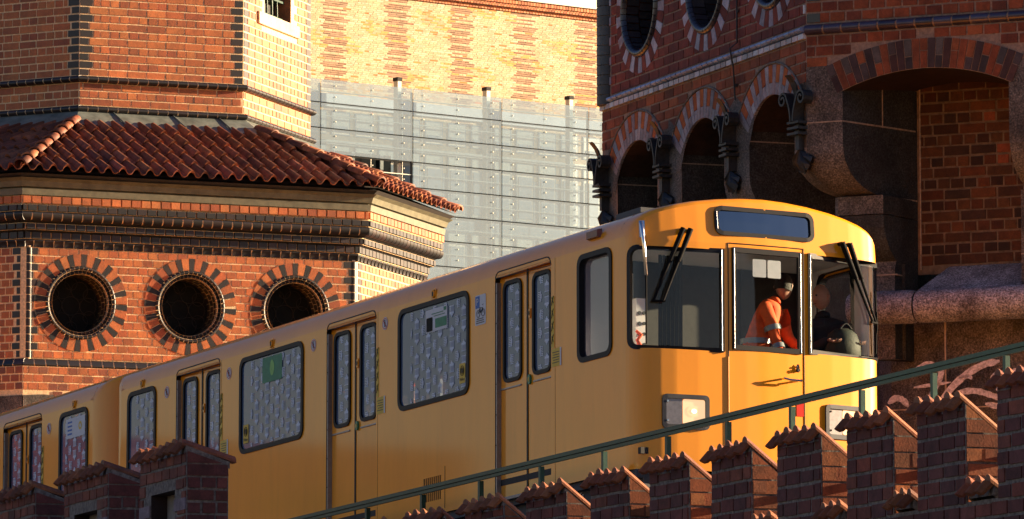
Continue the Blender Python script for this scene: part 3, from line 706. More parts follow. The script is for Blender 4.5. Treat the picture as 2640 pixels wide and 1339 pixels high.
for i in range(n):
    A, B = 90-24.5+49*i/n, 90-24.5+49*(i+1)/n; c = random.choice([0, 0, 1]) if i % 3 else 1
    c1 = (lambda q: pick(DBR)) if (i*7) % 5 in (0, 2, 3) else (lambda q: pick(REDO))
    if i % 2: wedge_ring(mb, FFt, FC, FZ, FR0, FR1, 1, c1, A, B, h=.012)
    else:
        md = FR0 + (.13 if i % 4 else .18); wedge_ring(mb, FFt, FC, FZ, FR0, md, 1, c1, A, B, h=.012); wedge_ring(mb, FFt, FC, FZ, md, FR1, 1, lambda q: pick(GREYW), A, B, h=.012)
mb.sheet([(FC-(FR1+.02)*math.sin(R(a)), FZ+(FR1+.02)*math.cos(R(a))) for a in range(-24, 25, 4)][::1] + [(FC-(FR0)*math.sin(R(a)), FZ+(FR0)*math.cos(R(a))) for a in range(24, -25, -4)], [], lambda x, y: FFt(x, y, .004), 1)
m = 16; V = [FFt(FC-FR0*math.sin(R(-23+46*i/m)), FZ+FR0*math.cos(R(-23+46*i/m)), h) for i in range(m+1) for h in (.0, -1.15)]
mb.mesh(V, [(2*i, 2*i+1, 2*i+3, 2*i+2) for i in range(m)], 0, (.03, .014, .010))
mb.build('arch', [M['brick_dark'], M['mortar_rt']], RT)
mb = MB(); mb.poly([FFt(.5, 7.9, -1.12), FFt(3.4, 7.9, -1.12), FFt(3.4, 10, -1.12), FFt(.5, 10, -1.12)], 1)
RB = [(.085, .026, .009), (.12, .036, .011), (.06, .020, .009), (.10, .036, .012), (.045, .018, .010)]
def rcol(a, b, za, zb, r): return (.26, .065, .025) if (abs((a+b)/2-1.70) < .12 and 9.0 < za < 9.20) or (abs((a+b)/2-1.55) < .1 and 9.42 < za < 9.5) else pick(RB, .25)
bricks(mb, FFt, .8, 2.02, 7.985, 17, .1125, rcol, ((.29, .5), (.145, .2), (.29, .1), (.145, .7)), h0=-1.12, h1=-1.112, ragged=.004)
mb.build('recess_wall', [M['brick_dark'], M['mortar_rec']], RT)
mb = MB()
prof = [(.002, 9.9), (.002, 9.14)] + [(-.55+.552*math.cos(R(a)), 9.14-.47*math.sin(R(a))) for a in range(10, 91, 10)] + [(-1.2, 8.67), (-1.2, 9.9)]
for t0, t1 in ((2.19, 2.62),):
    V = [FFt(t, z, h) for t in (t0, t1) for h, z in prof]; k = len(prof)
    mb.mesh(V, [(j, (j+1) % k, k+(j+1) % k, k+j) for j in range(k)] + [tuple(range(k)), tuple(range(k, 2*k))[::-1]], 0)
mb.box(FFt, 2.05, 2.07, 7.95, 9.85, -1.2, -1.09, 1); mb.box(FFt, .80, .815, 7.95, 9.85, -1.2, -1.10, 1)
mb.box(FFt, 2.08, 3.4, 7.3, 8.66, -1.2, -.62, 0); mb.box(FFt, 2.08, 3.4, 8.0, 8.012, -.7, -.612, 1); mb.box(FFt, 2.02, 2.5, 8.1, 9.95, -1.25, -.85, 0)
mb.build('corbel', [M['granite'], M['stonejoint']], RT)
# roll moulding, sloped sill and base
mb = MB()
def rollpiece(t0, t1, rad=.172, e=.02):
    P = []; 
    for t, r in ((t0, rad-e), (t0+.02, rad-.006), (t0+.06, rad), (t1-.06, rad), (t1-.02, rad-.006), (t1, rad-e)): P.append((t, r))
    V = [FFt(t, 7.50+r*math.sin(R(a)), -.42+r*math.cos(R(a))) for t, r in P for a in range(-100, 111, 15)]; k = 15
    mb.mesh(V, [(i*k+j, i*k+j+1, (i+1)*k+j+1, (i+1)*k+j) for i in range(5) for j in range(14)][::1], 0, smooth=True)
rollpiece(.30, 1.02); rollpiece(1.035, 2.32); rollpiece(2.335, 3.4)
mb.build('roll_moulding', [M['granite_pale']], RT)
mb = MB(); mb.poly([FFt(.98, 7.66, -.50), FFt(2.1, 7.66, -.50), FFt(2.05, 7.97, -1.10), FFt(1.12, 7.97, -1.10)][::1]); mb.poly([FFt(.98, 7.66, -.5), FFt(1.12, 7.97, -1.1), FFt(.9, 7.5, -1.1)])
mb.build('sill', [M['granite_pale']], RT)
mb = MB(); base = [K2+dl*5.8-nL*.95, K2-nL*.7-nF*.55, K2+df*3.4-nF*.55, K2+df*3.4+Vector((1, 4))]
mb.mesh([(p.x, p.y, z) for z in (3.0, 7.62) for p in base], [(0, 1, 5, 4), (1, 2, 6, 5), (2, 3, 7, 6), (3, 0, 4, 7), (4, 5, 6, 7)], 0)
for t in (1.27, 2.17): mb.box(FFt, t, t+.016, 3, 7.36, -.56, -.545, 1)
mb.box(FFt, .3, 3.4, 6.46, 6.472, -.56, -.545, 1)
mb.build('plinth', [M['granite'], M['stonejoint']], RT)
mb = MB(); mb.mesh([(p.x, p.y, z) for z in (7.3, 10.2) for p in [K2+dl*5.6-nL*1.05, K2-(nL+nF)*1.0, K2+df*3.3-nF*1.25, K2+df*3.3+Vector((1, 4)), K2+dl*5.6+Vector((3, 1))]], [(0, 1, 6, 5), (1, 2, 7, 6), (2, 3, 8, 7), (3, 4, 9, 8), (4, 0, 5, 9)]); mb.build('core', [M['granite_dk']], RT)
# sides that close the overhanging upper storey
mb = MB(); Q = RTP; mb.mesh([(Q[i].x, Q[i].y, z) for z in (9.4, 12.4) for i in range(5)], [(2, 3, 8, 7), (3, 4, 9, 8), (4, 0, 5, 9), (5, 6, 7, 8, 9)], 0, (.3, .07, .03)); mb.build('wall', [M['brick_dark']], RT)
# spray painted scrawl on the plinth
def stroke(mb, F, pts, wd, h):
    P = [Vector((x, y)) for x, y in pts]; Q = []
    for i in range(len(P)-1):
        for k in range(5): Q.append(P[i].lerp(P[i+1], k/5))
    Q.append(P[-1])
    for _ in range(3): Q = [Q[0]] + [(Q[i-1]+Q[i]*2+Q[i+1])/4 for i in range(1, len(Q)-1)] + [Q[-1]]
    L = []; 
    for i, q in enumerate(Q):
        d = (Q[min(i+1, len(Q)-1)]-Q[max(i-1, 0)]).normalized(); n_ = Vector((-d.y, d.x)); ww = wd*(.8+.4*random.random())*min(1, .35+i*.3, .35+(len(Q)-1-i)*.3)
        L.append((q+n_*ww, q-n_*ww))
    V = [F(a.x, a.y, h) for pr in L for a in pr]; mb.mesh(V, [(2*i, 2*i+1, 2*i+3, 2*i+2) for i in range(len(L)-1)])
mb = MB()
def G(x, z): return (1.742 + (x-2500)/14667*56.5/.955*1.0, 6.40 - (z-1035)/14667*56.6)
for pts, wd in ([[(2290, 925), (2330, 900), (2370, 905), (2375, 930), (2355, 965), (2340, 1000)], .032], [[(2365, 1010), (2400, 965), (2440, 930), (2490, 905), (2530, 900)], .034], [[(2400, 1000), (2430, 975), (2470, 975), (2510, 990), (2540, 1000)], .030],
    [[(2420, 940), (2450, 935), (2455, 945)], .02], [[(2500, 960), (2520, 930), (2545, 935), (2540, 965), (2520, 975)], .026], [[(2300, 960), (2350, 955), (2400, 950)], .016], [[(2310, 985), (2318, 995), (2312, 1003)], .022], [[(2230, 1000), (2250, 985), (2270, 990), (2285, 1010)], .03], [[(2490, 1010), (2530, 1020), (2560, 1012)], .026], [[(2555, 930), (2590, 920), (2610, 935)], .02]):
    stroke(mb, FFt, [G(*p) for p in pts], wd, -.543)
mb.build('graffiti', [M['graffiti']], RT)
# thin cable down the left face
mb = MB(); tc_ = 1.78
mb.tube([FLt(tc_, 12.3, .03), FLt(tc_, 10.46, .03), FLt(tc_+.03, 10.40, .10), FLt(tc_+.06, 10.22, .05), FLt(tc_+.06, 9.86, .03)], .010, 0, n=6)
mb.box(FLt, tc_-.03, tc_+.03, 10.78, 10.81, 0, .03); mb.box(FLt, tc_+.03, tc_+.09, 10.0, 10.03, 0, .03)
o = mb.build('cable', [M['iron']]); tag(o, 'thin black cable running down the shaded red brick wall between two round windows', 'cable')

# wrought iron ornaments on the corbels
def ornament():
    t = thing('iron_ornament', 'x', 'ornament', (0, 0, 0))
    B = lambda a, b, c: Vector((a, -c, b))     # a along wall, b up, c outward
    mb = MB(); mb.box(B, -.038, .038, -.22, .22, .0, .11, 0, inset=.006); mb.box(B, -.03, .03, -.34, -.26, .0, .07, 0); mb.box(B, -.04, .04, .16, .30, .0, .13, 0, inset=.01)
    mb.build('bar', [M['iron']], t, world=False)
    mb = MB()
    for z in (-.075, -.02, .035): mb.box(B, -.105, .105, z, z+.032, .0, .18, 0, inset=.004)
    mb.build('collar', [M['iron']], t, world=False)
    for s in (-1, 1):
        mb = MB(); pts = []
        for k in range(0, 26):
            a = k/25
            if a < .35: u = a/.35; x = .02+.05*u*u*1.3; z = .06+.22*u
            else:
                u = (a-.35)/.65; th = math.pi - u*2.9*math.pi; rad = .078*(1-u*.75); x = .085+.078+rad*math.cos(th)-.0; z = .28+rad*math.sin(th)
            pts.append((x*s, z))
        L = len(pts); V = []
        for i, (x, z) in enumerate(pts):
            x2, z2 = pts[min(i+1, L-1)]; x1, z1 = pts[max(i-1, 0)]; d = Vector((x2-x1, z2-z1)).normalized(); n_ = Vector((-d.y, d.x))*.011
            V += [B(x+n_.x, z+n_.y, .20), B(x-n_.x, z-n_.y, .20), B(x-n_.x, z-n_.y, .06), B(x+n_.x, z+n_.y, .06)]
        mb.mesh(V, [(4*i+j, 4*i+(j+1) % 4, 4*i+4+(j+1) % 4, 4*i+4+j) for i in range(L-1) for j in range(4)])
        mb.build('scroll', [M['iron']], t, world=False)
    mb = MB(); pr = [(.12, .28), (.14, .36), (.18, .44), (.25, .51)]
    for s, wd in ((0, .05),):
        V = []
        for i, (c, z) in enumerate(pr):
            k = .028+.008*i; V += [B(-k, z, c), B(k, z, c), B(k, z-.02, c-.035), B(-k, z-.02, c-.035)]
        mb.mesh(V, [(4*i+j, 4*i+(j+1) % 4, 4*i+4+(j+1) % 4, 4*i+4+j) for i in range(3) for j in range(4)] + [(0, 1, 2, 3), (12, 15, 14, 13)])
    mb.build('leaf', [M['iron']], t, world=False)
    mb = MB(); n = 5
    for i in range(n):
        a0 = R(-62+124*i/n); a1 = R(-62+124*(i+1)/n); am = (a0+a1)/2; L = .20+.05*math.cos(am*1.3)
        def q(a, l, c): return B(l*math.sin(a), -.20-l*math.cos(a), c)
        mb.mesh([B(0, -.20, .08), q(a0, L*.6, .06), q(a0, L*.9, .03), q(am, L, .05), q(a1, L*.9, .03), q(a1, L*.6, .06), q(am, L*.6, .11)], [(0, 1, 6), (1, 2, 3, 6), (6, 3, 4, 5), (0, 6, 5)])
        mb.mesh([B(0, -.20, .08), q(a0, L*.6, .0), q(a0, L*.9, .0), q(am, L, .0), q(a1, L*.9, .0)], [(0, 1, 2, 3, 4)])
    mb.build('shell', [M['iron']], t, world=False)
    return t
def copy_tree(o, parent=None):
    c = o.copy(); COL.objects.link(c)
    if parent: c.parent = parent
    for ch in [x for x in bpy.data.objects if x.parent == o]: copy_tree(ch, c)
    return c
orn = ornament()
olab = ['iron scroll ornament at the left edge of the shaded tower, against the glass screen', 'iron scroll ornament between the two leftmost arches of the shaded tower',
        'iron scroll ornament between the middle and right small arches of the shaded tower', 'largest looking iron scroll ornament, on the corner corbel beside the wide arch']
for i, (t, h, ang) in enumerate(((5.62, 0, 0), (3.80, 0, 0), (1.90, 0, 0), (.10, -.02, 12))):
    o = orn if i == 0 else copy_tree(orn)
    p = FLt(t, 9.34, h); rz = math.atan2(-nL.x*-1, nL.y*-1)
    nd = nL; rz = math.atan2(nd.x, -nd.y) + R(ang)
    o.location = p; o.rotation_euler = (0, 0, rz); o.scale = (.98, .85, 1.05); o['label'] = olab[i]; o['group'] = 'iron ornaments on the granite corbels'; o['category'] = 'ornament'

# ================================================================== pale brick building far behind, with its glass screen
YB = Vector((-.2454, 178.397)); dB = Vector((.79255, .60981)); FY = frame(YB, dB)
Y = thing('brick_building', 'pale yellow sunlit brick building far behind, patterned with brown brick clusters', 'building', (-.25, 178.4, 0))
YP = [(.62, .47, .28), (.66, .52, .33), (.60, .45, .28), (.70, .46, .18), (.68, .38, .10), (.68, .57, .40), (.66, .54, .38), (.60, .33, .08), (.66, .52, .34), (.64, .49, .31)]
cl = [-9.05, -6.62, -4.22, -1.72, .80, 3.27, 5.7]
shape = {}
def ycol(a, b, za, zb, r):
    t = (a+b)/2; 
    for j, c in enumerate(cl):
        k = (r + j*2) % 4; key = (j, r)
        if key not in shape: shape[key] = (.0 if k == 3 else (.47 if k == 1 else .38))*random.uniform(.85, 1.15)*(0 if random.random() < .06 else 1)
        if abs(t-c) < shape[key]: return jit(random.choice([(.26, .135, .085), (.31, .17, .11), (.22, .12, .08), (.34, .20, .14)]), .15)
    x = random.random()
    if x < .035: return jit((.70, .22, .06), .1)
    n = math.sin(t*1.7+r*.33)+math.sin(r*.21-t*.9)
    return pick(YP[3:5]+YP[7:8]+YP[:3] if n > .7 else YP[:3]+YP[5:7]+YP[8:], .07)
mb = MB(); mb.poly([FY(-16, 24), FY(10, 24), FY(10, 29.35), FY(-16, 29.35)], 1)
bricks(mb, FY, -9.6, 6.2, 25.4, 66, .0598, ycol, ((.29, 0), (.145, .5), (.29, .6), (.29, .25), (.145, .2)), h1=.004, gap=.010)
mb.build('wall', [M['ybrick'], M['ymortar']], Y)
mb = MB()
for z0, z1, h in ((29.35, 29.42, .06), (29.42, 29.47, .02), (29.47, 29.55, .14), (29.55, 29.60, .05), (29.60, 29.74, .10)):
    bricks(mb, FY, -9.6, 6.2, z0, 1, z1-z0, lambda *k: jit(random.choice([(.55, .22, .10), (.62, .28, .14), (.45, .17, .09)]), .15), ((.12, 0),), h0=h-.05, h1=h)
mb.poly([FY(-16, 29.3, .0), FY(10, 29.3, .0), FY(10, 29.74, .0), FY(-16, 29.74, .0)], 1)
mb.build('cornice', [M['ybrick'], M['ymortar']], Y)
mb = MB(); mb.box(FY, -16, 10, 29.74, 29.86, -3, .16, 0); mb.box(FY, -16, 10, 29.86, 30.9, -3, -.5, 0); mb.build('roof_edge', [M['metal_pale']], Y)
# storey behind the screen: white blinds with dark window frames
mb = MB(); mb.poly([FY(-16, 14, -.02), FY(10, 14, -.02), FY(10, 26.25, -.02), FY(-16, 26.25, -.02)][::1], 0)
for k in range(18):
    x = -9.4+k*.9
    for z0, z1 in ((24.9, 25.55), (22.7, 24.5), (20.2, 22.1), (17.6, 19.6)):
        mb.box(FY, x-.04, x+.66, z0-.04, z1+.04, -.02, .028, 2); mb.box(FY, x, x+.62, z0, z1, -.02, .03, 1); mb.box(FY, x+.05, x+.57, z0+.05, z1-.4, .0, .045, 0)
mb.box(FY, -16, 10, 25.72, 26.12, -.02, .10, 0); mb.box(FY, -16, 10, 24.55, 24.68, -.02, .10, 1)
mb.build('window_band', [M['blind'], M['metal_pale'], M['wall_grey']], Y)
mb = MB(); mb.box(FY, -11, -4.55, 22.6, 24.35, -.02, .14, 0)
for x in (-7.2, -6.1, -5.0): mb.box(FY, x, x+.12, 22.6, 24.35, .13, .2, 1)
mb.box(FY, -11, -4.55, 23.35, 23.45, .13, .19, 1); mb.build('dark_window', [M['ledglass'], M['metal_pale']], Y)
mb = MB(); mb.box(FY, -16, 10, 0, 29, -12, -.3, 0); mb.build('core', [M['render']], Y)
GS = thing('glass_screen', 'tall screen of pale glass panes on posts in front of the yellow brick building', 'glass screen', (-.25, 176, 0))
GP = Vector((-.2454, 178.397)) ; FG = frame(GP + Vector((dB.y, -dB.x))*1.4, dB)
ky = .992
levels = [26.46-.03, 25.70, 24.915, 24.123, 23.336, 22.531, 21.75, 20.96, 20.17, 19.4]
cols_ = [-11.6, -8.15, -4.64, -1.17, 2.30, 5.8]
sh = -.08
for i in range(5):
    for j in range(len(levels)-1):
        if i <= 1 and j >= 3: continue
        z1, z0 = levels[j]-.0, levels[j+1]
        mb = MB(); x0, x1 = cols_[i]+.02, cols_[i+1]-.02
        mb.box(FG, x0, x1, z0+.018-.1, z1-.018-.1, -.01, .012, 0)
        mb.build('pane', [M['screen']], GS)
for j in range(len(levels)-1):
    mb = MB(); z = (levels[j]+levels[j+1])/2 - .1
    mb.box(FG, -11.6, 6.2, z-.012, z+.012, -.10, -.04, 0); mb.build('rail', [M['metal_pale']], GS)
    if j:
        mb = MB(); mb.box(FG, -11.6, 6.2, levels[j]-.122, levels[j]-.078, -.14, -.05, 0); mb.build('joint_rail', [M['dark']], GS)
for x in cols_[1:-1]: mb = MB(); mb.box(FG, x-.022, x+.022, 17, 26.2, -.10, -.03, 0); mb.build('joint_post', [M['dark']], GS)
for k, x in enumerate((-5.0, -1.54, 1.76)):
    mb = MB(); mb.box(FG, x-.07, x+.07, 17, 26.55, -.42, -.20, 0); mb.box(FG, x-.09, x+.09, 26.55, 26.66, -.44, -.18, 1); mb.build('post', [M['metal_pale'], M['dark']], GS)
mb = MB()
bx = [-7.6, -6.2, -5.0, -4.24, -2.9, -1.54, -.75, .55, 1.76, 2.85, 4.2]
for x in bx:
    mb.tube([FG(x, 17, -.06), FG(x, 26.3, -.06)], .010, 0, n=4)
    for j in range(len(levels)-1):
        for dz in (-.22, .22): pass
mb.build('tie_rods', [M['metal_pale']], GS)
kf = 0; rest = MB()
for x in bx:
    for j in range(len(levels)-2):
        zc = (levels[j]+levels[j+1])/2 - .1
        for dz in (-.17, .17):
            if kf >= 98: rest.tube([FG(x, zc+dz, .01), FG(x, zc+dz, .045)], .020, 0, n=8); continue
            mb = MB(); mb.tube([FG(x, zc+dz, .01), FG(x, zc+dz, .045)], .020, 0, n=8); mb.build('bolt', [M['metal_pale']], GS); kf += 1
rest.build('bolt', [M['metal_pale']], GS, kind='stuff')
# tree row and houses to the left, out of frame: what the train's paint and glass mirror
def tree(x, y, h, rad, label, zb=0):
    t = thing('tree', label, 'tree', (x, y, zb), 'trees along the left of the ramp')
    mb = MB(); mb.tube([(x, y, zb), (x+.1, y, zb+h*.4), (x+.3, y+.2, zb+h*.75)], [.25, .18, .08], 0, n=8)
    for k in range(6):
        a = k*1.05; mb.tube([(x+.1, y, zb+h*(.35+.05*k)), (x+rad*.7*math.cos(a), y+rad*.7*math.sin(a), zb+h*(.6+.05*k))], [.09, .03], 0, n=5)
    mb.build('trunk', [M['bark']], t)
    mb = MB(); cs = [(x+random.uniform(-1, 1)*rad*.6, y+random.uniform(-1, 1)*rad*.6, zb+h*random.uniform(.5, .88), rad*random.uniform(.35, .6)) for _ in range(16)]
    for k in range(3600):
        cx, cy, cz, cr = random.choice(cs); v = Vector((random.gauss(0, 1), random.gauss(0, 1), random.gauss(0, 1))).normalized()*cr*random.uniform(.5, 1)
        p = Vector((cx, cy, cz))+v; a = Vector((random.gauss(0, 1), random.gauss(0, 1), random.gauss(0, 1))).normalized(); b = a.orthogonal().normalized(); s = random.uniform(.12, .26)
        mb.poly([p-a*s, p-b*s*.6, p+a*s, p+b*s*.6], 0)
    mb.build('crown', [M['leaf']], t)
def house(x, y, wx, wy, h, rz, label):
    t = thing('house', label, 'house', (x, y, 0), 'houses around the place, outside the picture')
    c, s = math.cos(rz), math.sin(rz)
    def H(a, b, z): return Vector((x+a*c-b*s, y+a*s+b*c, z))
    mb = MB(); P = [(-wx, -wy), (wx, -wy), (wx, wy), (-wx, wy)]
    mb.mesh([H(a, b, z) for z in (0, h) for a, b in P], [(0, 1, 5, 4), (1, 2, 6, 5), (2, 3, 7, 6), (3, 0, 4, 7), (4, 5, 6, 7)]); mb.build('wall', [M['render']], t)
    mb = MB(); mb.mesh([H(-wx-.4, -wy-.4, h), H(wx+.4, -wy-.4, h), H(wx+.4, wy+.4, h), H(-wx-.4, wy+.4, h), H(-wx-.4, 0, h+2.4), H(wx+.4, 0, h+2.4)], [(0, 1, 5, 4), (2, 3, 4, 5), (0, 4, 3), (1, 2, 5)], 0, (.2, .07, .04)); mb.build('roof', [M['clay']], t)
    for k in range(5):
        for f in range(int(h/3.2)):
            a = -wx+(k+.5)*2*wx/5
            for sgn in (-1, 1):
                mb = MB(); yy = sgn*(wy+.02); mb.mesh([H(a-.5, yy, 1+f*3.2), H(a+.5, yy, 1+f*3.2), H(a+.5, yy, 2.7+f*3.2), H(a-.5, yy, 2.7+f*3.2)], [(0, 1, 2, 3)]); mb.build('window', [M['ledglass']], t)

# ================================================================== yellow underground train (two cars)
tB = Vector((-0.45403952, 0.88993274, -0.0432184)).normalized()     # backwards along the train
tW = Vector((0.89098154, 0.45350417, -0.02204222)).normalized()     # across, away from the visible side
tU = Vector((1.6e-05, 0.04851483, 0.99882246)).normalized()
TO = Vector((1.06238495, 52.88811099, 5.54339056))
TM = Matrix(((-tB.x, tW.x, tU.x, TO.x), (-tB.y, tW.y, tU.y, TO.y), (-tB.z, tW.z, tU.z, TO.z), (0, 0, 0, 1)))
W_ = 2.68
def T(s, w, u): return Vector((-s, w, u))
def SD(s, u, h=0): return T(s, -h, u)                     # visible side; h outward
def SF(s, u, h=0): return T(s, W_+h, u)                   # far side
car1 = thing('subway_car', 'yellow front underground car with the driver cab and two large side windows', 'train car', TO, 'cars of the yellow train', TM)
M2 = TM @ Matrix.Translation(T(12.42, 0, 0))
car2 = thing('subway_car', 'second yellow underground car behind, cut off by the left edge of the photo', 'train car', M2.translation, 'cars of the yellow train', M2)
PRW = [(0.0, 2.17), (.006, 2.21), (.022, 2.26), (.05, 2.31), (.09, 2.352), (.15, 2.395), (.25, 2.438), (.42, 2.485), (.6, 2.523), (.85, 2.56), (1.1, 2.583), (1.34, 2.592)]
ROOFP = PRW + [(W_-a, b) for a, b in PRW[:-1][::-1]]
def roof_u(w_):
    for (a, b), (c, d) in zip(ROOFP, ROOFP[1:]):
        if a <= w_ <= c: return b + (d-b)*(w_-a)/max(1e-6, c-a)
    return 2.17
# front plan curve
PC = [(0, 0), (-.06, .006), (-.105, .022), (-.145, .05), (-.18, .09), (-.21, .15), (-.235, .24), (-.262, .40), (-.285, .62), (-.305, .90), (-.316, 1.12), (-.32, 1.34)]
PC = PC + [(a, W_-b) for a, b in PC[:-1][::-1]]
PQ = [0]
for (a, b), (c, d) in zip(PC, PC[1:]): PQ.append(PQ[-1]+math.hypot(c-a, d-b))
QT = PQ[-1]
def pc(q):
    q = max(0, min(QT, q))
    for i in range(len(PC)-1):
        if q <= PQ[i+1]+1e-9:
            k = (q-PQ[i])/(PQ[i+1]-PQ[i]); return PC[i][0]+(PC[i+1][0]-PC[i][0])*k, PC[i][1]+(PC[i+1][1]-PC[i][1])*k
def qw(w_):                                                # arc position where the plan curve reaches w
    for i in range(len(PC)-1):
        if PC[i][1] <= w_ <= PC[i+1][1]: return PQ[i]+(PQ[i+1]-PQ[i])*(w_-PC[i][1])/(PC[i+1][1]-PC[i][1])
def FR(q, u, h=0):
    s, w_ = pc(q); s2, w2 = pc(q+.02); s1, w1 = pc(q-.02); d = Vector((s2-s1, w2-w1)).normalized(); n = Vector((-d.y, d.x))
    s += .10*max(0, u-2.12)**1.0 * (1 if u > 2.12 else 0)
    return T(s+n.x*h, w_+n.y*h, u)
RR = lambda x0, x1, y0, y1, r=.09: rr(x0, x1, y0, y1, r)
DOORS = [2.11, 5.985, 9.875]
WINS = [(3.28, 4.845), (7.16, 8.74), (11.03, 11.79)]
def side_car(root, doors, wins, s0, s1, cabwin=None, first=True):
    mk = lambda: MB()
    holes = [rr(a, b, 1.10, 2.10, .11) for a, b in wins]
    if cabwin: holes.append(rr(*cabwin, 1.10, 2.10, .10))
    dh = [rr(d-.595, d+.595, -.02, 2.20, (0.001, .001, .09, .09), 4) for d in doors]
    for far in (False, True):
        S = SF if far else SD; mb = mk()
        # outline with door openings cut from the bottom edge
        out = [(s0, -.04)]
        for d in sorted(doors): out += [(d-.595, -.04)] + [(x, y) for x, y in rr(d-.595, d+.595, .5, 2.20, (.001, .001, .09, .09), 4)[10:][::-1]][:10] + [(d+.595, -.04)]
        out += [(s1, -.04), (s1, 2.17), (s0, 2.17)]
        mb.sheet(out, holes, (lambda x, y: S(x, y, 0)), 0)
        mb.build('body_side', [M['yellow']], root, world=False)
    for i, (a, b) in enumerate(wins):
        add_window(root, a, b, i, first)
    for i, d in enumerate(sorted(doors)): add_door(root, d, i, first)
def cab_window():
    a, b = .283, .943
    for far in (False, True):
        S = SF if far else SD
        mb = MB(); mb.ringframe(rr(a-.02, b+.02, 1.08, 2.12, .11), rr(a+.03, b-.03, 1.13, 2.07, .075), S, -.06, .012)
        fr = mb.build('window_frame', [M['rubber']], car1, world=False)
        mb = MB(); mb.sheet(rr(a+.02, b-.02, 1.12, 2.08, .09), [], lambda x, y: S(x, y, -.05), 0); mb.build('pane', [M['cglass' if far else 'cabside']], fr, world=False)
def gates(mb, S, a, b, u0, u1, h, mi=0, start=0):
    """rows of small monument shaped prints, offset like a wallpaper"""
    px_, py_ = .132, .150; c = 0; x = a+.02
    while x < b-.05:
        y = u0 + (.0 if c % 2 else .09) - .06
        r = 0
        while y < u1-.01:
            k = (c*3+r*2) % 4
            def q(x0, x1, y0, y1):
                y0, y1 = max(y+y0, u0), min(y+y1, u1); x1 = min(x+x1, b); x0 = x+x0
                if y1-y0 > .004 and x1-x0 > .003: mb.poly([S(x0, y0, h), S(x1, y0, h), S(x1, y1, h), S(x0, y1, h)], mi)
            if k in (0, 2):
                s = 1 if k == 0 else -1
                def Y(v): return .06+s*(v-.06)
                def qq(x0, x1, y0, y1): 
                    lo, hi = sorted((Y(y0), Y(y1))); q(x0, x1, lo, hi)
                for j in range(6): qq(.008+j*.015, .016+j*.015, .0, .055)
                qq(.004, .098, .055, .078); qq(.026, .076, .078, .092); qq(.042, .060, .092, .108); qq(.0, .1, -.008, .0)
            elif k == 1:
                for j in range(6): q(.0, .045, .005+j*.017, .014+j*.017)
                q(.045, .062, .0, .105); q(.062, .074, .03, .075)
            else:
                for j in range(6): q(.055, .1, .005+j*.017, .014+j*.017)
                q(.038, .055, .0, .105); q(.026, .038, .03, .075)
            y += .178; r += 1
        x += px_; c += 1
def add_window(root, a, b, i, first):
    for far in (False, True):
        S = SF if far else SD
        mb = MB(); mb.ringframe(rr(a-.02, b+.02, 1.08, 2.12, .12), rr(a+.028, b-.028, 1.128, 2.072, .085), S, -.02, .014, smooth=False)
        fr = mb.build('window_frame', [M['rubber']], root, world=False)
        mb = MB(); mb.sheet(rr(a+.02, b-.02, 1.12, 2.08, .09), [], lambda x, y: S(x, y, -.004), 0); mb.build('pane', [M['wglass_far' if far else 'wglass']], fr, world=False)
        if far: continue
        mb = MB(); x0 = a+.04 if first or True else a
        gates(mb, S, a+.04, b-.06-(.20 if b-a > 1 else .1), 1.14, 2.06, .0015); mb.build('film_print', [M['gate']], fr, world=False, kind='stuff')
    c = (a+b)/2 - (.0 if b-a > 1 else .0)
    mb = MB(); mb.box(SD, c-.05, c+.05, 2.127, 2.232, 0, .006, 0)
    mb.box(SD, c-.032, c+.034, 2.14, 2.222, .005, .008, 1)
    th = [R(x) for x in range(50, 311, 20)]
    mb.tube([SD(c-.004+.026*math.cos(t), 2.18+.036*math.sin(t), .012) for t in th], .009, 0, n=6)
    mb.build('door_side_lamp', [M['yellow'], M['rubber']], root, world=False)
def sticker(root, name, S, x0, x1, y0, y1, m, h=.003):
    mb = MB(); mb.sheet(rr(x0, x1, y0, y1, min(x1-x0, y1-y0)*.08, 2), [], lambda x, y: S(x, y, h)); return mb.build(name, [m], root, world=False)
def text(root, s, S, x, y, size, m, h=.006, name='lettering', sx=1.0):
    """flat text standing on the side surface; S gives the plane, reading left to right for a viewer outside"""
    cu = bpy.data.curves.new(name, 'FONT'); cu.body = s; cu.size = size; cu.extrude = .0005; cu.materials.append(m); cu.align_x = 'CENTER'
    o = bpy.data.objects.new(name, cu); COL.objects.link(o); o.parent = root
    p = S(x, y, h); ex = (S(x-.01, y, h)-p).normalized(); ey = (S(x, y+.01, h)-p).normalized(); ez = ex.cross(ey)
    mt = Matrix((( ex.x*sx, ey.x, ez.x, p.x), (ex.y*sx, ey.y, ez.y, p.y), (ex.z*sx, ey.z, ez.z, p.z), (0, 0, 0, 1))); o.matrix_local = mt
    me = bpy.data.meshes.new_from_object(o); o2 = bpy.data.objects.new(name, me); COL.objects.link(o2); o2.parent = root; o2.matrix_local = mt; bpy.data.objects.remove(o); return o2
